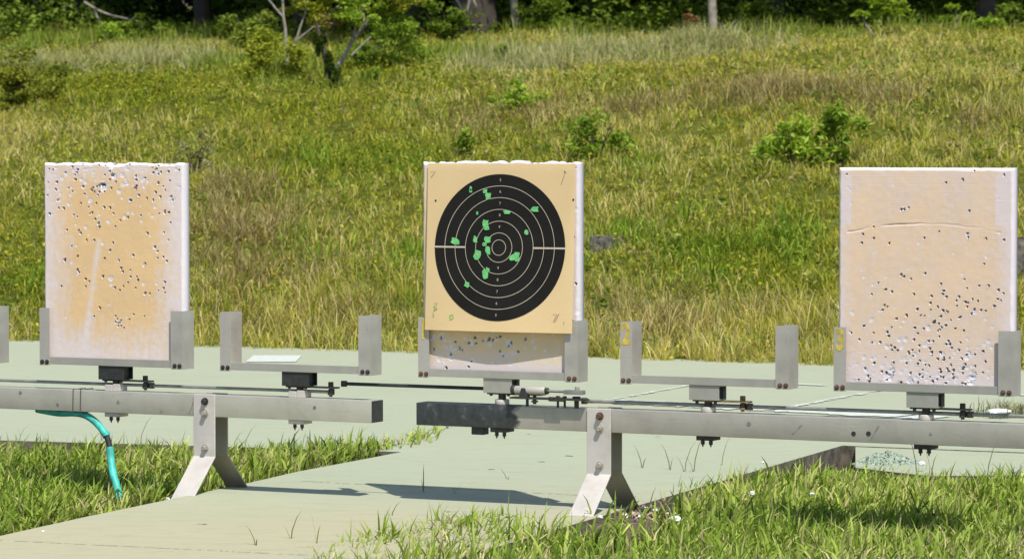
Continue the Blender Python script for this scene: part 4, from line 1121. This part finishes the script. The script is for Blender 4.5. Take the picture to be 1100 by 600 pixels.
# vine-covered stump
c = ray_hill(352, 96); s = c.y / F
r = empty('vine_stump', c); tag(r, 'dark upright stump wrapped in vines at the edge of the trees', 'stump')
MB().tube([(0, 0, -.05), (0, .02, .2), (-.06, .03, .42), (-.10, .03, .56)], [.035, .03, .022, .012], 10).build('trunk', M['darkbark'], r, True)
LV = [(.02, .04, .006), (.05, .085, .010), (.09, .14, .02)]
pr_ = [cloud((c.x, c.y - .02, c.z + .14), .12, .09, .2, 1300, (.025, .05), LV, rng, 8), cloud((c.x - .05, c.y - .02, c.z + .40), .07, .06, .2, 900, (.02, .045), LV, rng, 6)]
arr_obj('vine_leaves', pr_, M['leaf'], r)

# trees
def limb_pts(a, b, sag, rng, k=5, j=.04):
    a = Vector(a); b = Vector(b); out = []
    for i in range(k + 1):
        t = i / k; p = a.lerp(b, t); p.z += sag * math.sin(math.pi * t)
        if 0 < i < k: p += Vector(rng.normal(0, j, 3).tolist())
        out.append(p)
    return out
def tree(name, px, py, height, crown_r, trunk_r, cols, label, rng, n=6000, leaf=(.06, .13), low=.9, bark='darkbark', lean=(0, 0), group='trees at the forest edge', flat=.75, ahead=.5, depth=0.0):
    c = ray_hill(px, py); c = c + Vector((0, depth, 0)); c.z = float(hill_h(c.x, c.y))
    r = empty(name, c); tag(r, label, 'tree', group)
    top = (lean[0], lean[1], height * .8)
    MB().tube(limb_pts((0, 0, -.1), top, 0, rng, 6, .05), [trunk_r * x for x in (1.25, 1, .9, .8, .65, .5, .3)], 10).build('trunk', M[bark], r, True)
    for i in range(5):
        a = rng.uniform(0, 6.28); z = height * rng.uniform(.35, .7)
        b_ = (lean[0] * z / height + math.cos(a) * crown_r * .7, math.sin(a) * crown_r * .7 - ahead * .6, z + height * rng.uniform(.1, .3))
        MB().tube(limb_pts((lean[0] * z / height, 0, z), b_, .1, rng), [trunk_r * x for x in (.5, .42, .35, .28, .2, .1)], 7).build('branch', M[bark], r, True)
    zc = low + (height - low) * .5
    arr_obj('crown', [cloud((c.x + lean[0], c.y - ahead, c.z + zc), crown_r, crown_r, (height - low) * .55, n, leaf, cols, rng, 34, .4, .55, .4)], M['leaf'], r)
    return r
TD = [(.02, .04, .007), (.045, .08, .012), (.09, .135, .022)]
TM = [(.03, .06, .008), (.08, .13, .016), (.16, .22, .035)]
TREES = [(60, 42, 1.6, .07, TM, 'dark leafy tree behind the fallen branches at upper left', 'darkbark', 2.2),
         (205, 42, 1.5, .09, TD, 'darkest tree left of the bare forked trunk', 'darkbark', 2.0),
         (310, 46, 1.8, .08, TD, 'shaded tree behind the small forked tree', 'darkbark', 2.6),
         (515, 46, 1.5, .21, TD, 'tree with the wide dark trunk above the bullseye board', 'darkbark', .8),
         (440, 46, 1.4, .08, TM, 'leafy tree between the vine stump and the wide dark trunk', 'darkbark', 2.0),
         (556, 40, 1.5, .04, TM, 'slim pale-barked tree right of the wide dark trunk', 'bark', .8),
         (650, 36, 1.4, .08, TM, 'leafy tree over the pale crest grass', 'darkbark', 2.2),
         (850, 38, 1.4, .10, TD, 'dark tree right of the grey pole trunk', 'darkbark', 1.8),
         (985, 36, 1.4, .09, TD, 'dark tree behind the pale green sapling', 'darkbark', 1.8),
         (1085, 36, 1.4, .09, TD, 'dark tree at the upper right corner', 'darkbark', 1.8)]
for px, py, lo, tr, cols, lb, bk, dp in TREES:
    tree('broadleaf_tree', px, py, 5.8, 2.3, tr, cols, lb, rng, n=7500, leaf=(.13, .26), low=lo, bark=bk, depth=dp, ahead=dp * .35 - .1)
tree('pole_tree', 760, 38, 6.0, 1.9, .042, TD, 'straight grey pole-like trunk rising from the pale crest grass', rng, low=1.8, n=5000, leaf=(.13, .26), bark='bark', depth=-1.3, ahead=-2.2)

# forked shrub tree at left centre, bright crown
c = ray_hill(352, 84) + Vector((0, .5, 0)); c.z = float(hill_h(c.x, c.y)); s = c.y / F
r = empty('forked_tree', c); tag(r, 'small forked tree with pale limbs and bright yellow-green crown', 'tree')
def lp(px, py, dy=0): # point near this tree, at its own depth
    return Vector(((px - 550) / F * (c.y + dy + .03) - c.x, dy, CH - (py - 157) * (c.y + dy + .03) / F - c.z))
MB().tube([lp(352, 90), lp(366, 68, .05), lp(380, 42, .1), lp(400, 20, .1), lp(436, 2, .15), lp(470, -30, .2)], [.03, .022, .018, .014, .011, .007], 8).build('trunk', M['bark'], r, True)
for pts_ in ([(308, 68, -.1), (319, 44, -.1), (340, 27, -.05), (352, 15, 0), (372, 2, .1)], [(319, 44, -.1), (323, 30, -.1), (328, 17, -.1), (332, -5, 0)], [(340, 27, 0), (352, 25, .0), (362, 27, .0)], [(340, 27, 0), (350, 31, 0), (351, 40, 0)], [(378, 60, -.2), (388, 50, -.2), (399, 40, -.2)], [(380, 42, .1), (383, 25, .1), (384, 14, .1)], [(388, 34, .1), (392, 20, .1), (388, 8, .1)]):
    MB().tube([lp(*q) for q in pts_], [.011, .009, .007, .006, .005][:len(pts_)], 7).build('branch', M['bark'], r, True)
pr_ = []
for (px, py, rx, rz, k, cs) in ((335, 4, .34, .16, 2400, LY), (390, 12, .34, .22, 2600, LB), (425, 8, .25, .2, 1400, LY), (352, 22, .22, .09, 700, [(.10, .10, .02), (.24, .20, .05), (.33, .28, .08)]), (425, 30, .22, .18, 1200, LG), (300, -12, .3, .14, 1200, LY), (430, -10, .4, .2, 1600, LY), (350, -70, .8, .4, 3000, LY)):
    q = lp(px, py) + c; pr_.append(cloud(q, rx, rx * .8, rz, k, (.02, .045), cs, rng, 14))
arr_obj('crown', pr_, M['leaf'], r)
# bare upright trunk
c = ray_hill(303, 86) + Vector((0, .6, 0)); c.z = float(hill_h(c.x, c.y))
r = empty('bare_tree', c); tag(r, 'thin bare pale trunk with a crooked side limb, left of the forked tree', 'tree')
MB().tube([lp(307, 80), lp(308, 50), lp(307, 30), lp(305, 18), lp(303, -30)], [.022, .016, .014, .012, .010], 8).build('trunk', M['bark'], r, True)
MB().tube([lp(305, 19), lp(297, 10, .05), lp(289, 0, .1), lp(280, -20, .1)], [.011, .010, .009, .007], 7).build('branch', M['bark'], r, True)

# fallen pale branches lying in the dark undergrowth at upper left
def dead_branch(pts_sets, ref, label, dy=0):
    global c
    c = ray_hill(*ref) + Vector((0, dy, 0)); c.z = float(hill_h(c.x, c.y))
    r = empty('dead_branch', c); tag(r, label, 'branch', 'dead pale branches under the trees')
    for k, ps in enumerate(pts_sets):
        MB().tube(smooth_pts([lp(*q) for q in ps], 4), [.016 - .008 * i / (4 * (len(ps) - 1)) for i in range(4 * (len(ps) - 1) + 1)], 7).build('limb' if k == 0 else 'twig', M['bark'], r, True)
dead_branch([[(30, -8, 0), (41, 5, 0), (45, 14, 0), (46, 21, -.1)], [(45, 14, 0), (53, 16, 0), (59, 19, -.1), (60, 25, -.1)]], (45, 42), 'pale dead branch drooping into the frame near the upper left corner', .2)
dead_branch([[(92, 3, .1), (102, 9, 0), (112, 14, 0), (125, 18, 0), (142, 22, 0), (150, 24, -.1), (156, 33, -.2)], [(103, 10, 0), (106, 20, 0), (113, 28, -.1), (122, 34, -.1), (130, 41, -.1)], [(142, 22, 0), (149, 18, 0), (155, 20, 0)]], (120, 46), 'long pale forked dead branch lying over dark undergrowth', .2)
dead_branch([[(487, -6, 0), (494, 6, 0), (497, 15, 0)], [(505, -5, 0), (503, 8, 0), (499, 20, 0)], [(507, -3, 0), (512, 8, 0)]], (500, 46), 'pale dead twigs in front of the wide dark trunk', .2)

# saplings and leaning stick
def sapling(px, base_y, crowns, label, stick):
    global c
    c = ray_hill(px, base_y); r = empty('sapling', c); tag(r, label, 'sapling', 'saplings before the forest')
    MB().tube([lp(*q) for q in stick], [.012, .010, .008, .006][:len(stick)], 7).build('stem', M['bark'], r, True)
    arr_obj('foliage', [cloud(lp(a, b) + c, rx, rx * .7, rz, k, (.05, .09), LB, rng, 8, .8, .4) for a, b, rx, rz, k in crowns], M['leaf'], r)
sapling(946, 44, [(948, 12, .20, .13, 420), (925, 17, .10, .05, 130), (966, 8, .12, .1, 200), (940, 2, .15, .08, 160)], 'pale green sapling with broad leaf sprays and a leaning pale stem', [(946, 50, 0), (937, 38, 0), (928, 26, 0), (926, 17, 0)])
sapling(1026, 36, [(1024, 8, .10, .05, 120), (1012, 20, .06, .03, 50)], 'thin sapling with one drooping leaf spray near the upper right corner', [(1026, 36, 0), (1027, 24, 0), (1025, 10, 0)])

# deep forest mass behind
def forest():
    k = 150000
    Xf = rng.uniform(-14, 14, k); Yf = 42.3 + 9 * rng.random(k) - Xf * .47; zz = rng.random(k) ** 1.25 * 7.5
    clump = N4(Xf * 1.3, zz * 1.5 + Yf * .3)
    keep = clump > .25; Xf, Yf, zz = Xf[keep], Yf[keep], zz[keep]
    P = np.stack([Xf, Yf, hill_h(Xf, Yf) + zz - .05], 1)
    colf = col_mix(rng.random(len(P)), TD) * rng.uniform(.7, 1.3, len(P))[:, None]
    o = arr_obj('forest', [leaf_arrays(P, rng.uniform(.12, .30, len(P)), colf, rng, .3, .6)], M['leaf'])
    tag(o, 'dense dark forest filling the top of the picture', 'forest', kind='stuff')
    # low undergrowth in front of it
    k = 30000
    Xf = rng.uniform(-8, 8, k); Yf = 38.9 + 4.0 * rng.random(k) - Xf * .47; dn = N5(Xf * 1.6 + 7, Yf * .8)
    keep = dn > .35; Xf, Yf, dn = Xf[keep], Yf[keep], dn[keep]
    P = np.stack([Xf, Yf, hill_h(Xf, Yf) + rng.random(len(Xf)) * (.10 + .9 * (dn - .33))], 1)
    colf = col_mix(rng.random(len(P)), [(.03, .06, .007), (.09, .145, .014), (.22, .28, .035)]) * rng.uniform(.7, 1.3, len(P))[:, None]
    o = arr_obj('undergrowth', [leaf_arrays(P, rng.uniform(.04, .10, len(P)), colf, rng, .5, .55)], M['leaf'])
    tag(o, 'leafy undergrowth in the shade of the trees', 'undergrowth', kind='stuff')
forest()
# reddish dead leaf sprays
for px, py, lb in ((68, 30, 'rusty dead leaf spray under the fallen pale branch at upper left'), (742, 22, 'reddish dead leaf spray beside the grey pole trunk')):
    c = ray_hill(px, 44) + Vector((0, .5, 0)); c.z = float(hill_h(c.x, c.y)); r = empty('dead_spray', c); tag(r, lb, 'dead foliage', 'dead leaf sprays')
    arr_obj('foliage', [cloud(lp(px, py) + c, .15, .12, .07, 260, (.03, .06), [(.14, .06, .03), (.28, .13, .06), (.36, .22, .12)], rng, 6)], M['deadleaf'], r)
    MB().tube([(0, 0, -.02), (.01, 0, .12), lp(px, py)], [.007, .005, .004], 6).build('stem', M['darkbark'], r)

# ------------------------------------------------------------------ light, sky, camera
sun_to = Vector((.17, -.494, .852)).normalized()
ld = bpy.data.lights.new('sun', 'SUN'); ld.energy = 4.6; ld.angle = rad(.53); ld.color = (1, .955, .88)
sun = bpy.data.objects.new('sun', ld); COL.objects.link(sun)
sun.rotation_euler = sun_to.to_track_quat('Z', 'Y').to_euler(); sun.location = (3, 0, 12)
w = bpy.data.worlds.new('World'); scene.world = w; w.use_nodes = True
nt = w.node_tree; bg = nt.nodes['Background']
sky = nt.nodes.new('ShaderNodeTexSky'); sky.sky_type = 'NISHITA'; sky.sun_disc = False
sky.sun_elevation = math.asin(sun_to.z); sky.sun_rotation = math.atan2(sun_to.x, sun_to.y)
nt.links.new(sky.outputs[0], bg.inputs[0]); bg.inputs[1].default_value = .125
cd = bpy.data.cameras.new('camera'); cam = bpy.data.objects.new('camera', cd); COL.objects.link(cam)
cd.sensor_width = 36; cd.lens = 36 * F / 1100; cd.clip_end = 600; cd.clip_start = .1
cam.location = (0, 0, CH); cam.rotation_euler = (math.pi / 2 - TH, 0, 0)
cd.dof.use_dof = True; cd.dof.focus_distance = 12.1; cd.dof.aperture_fstop = 12
scene.camera = cam
vs = scene.view_settings
vs.view_transform = 'Standard'; vs.look = 'None'; vs.gamma = 1; vs.exposure = .33; vs.use_curve_mapping = False
cy_ = scene.cycles if hasattr(scene, 'cycles') else None
scene.render.engine = 'CYCLES'
scene.cycles.use_denoising = True
scene.cycles.max_bounces = 6; scene.cycles.diffuse_bounces = 3; scene.cycles.transmission_bounces = 4
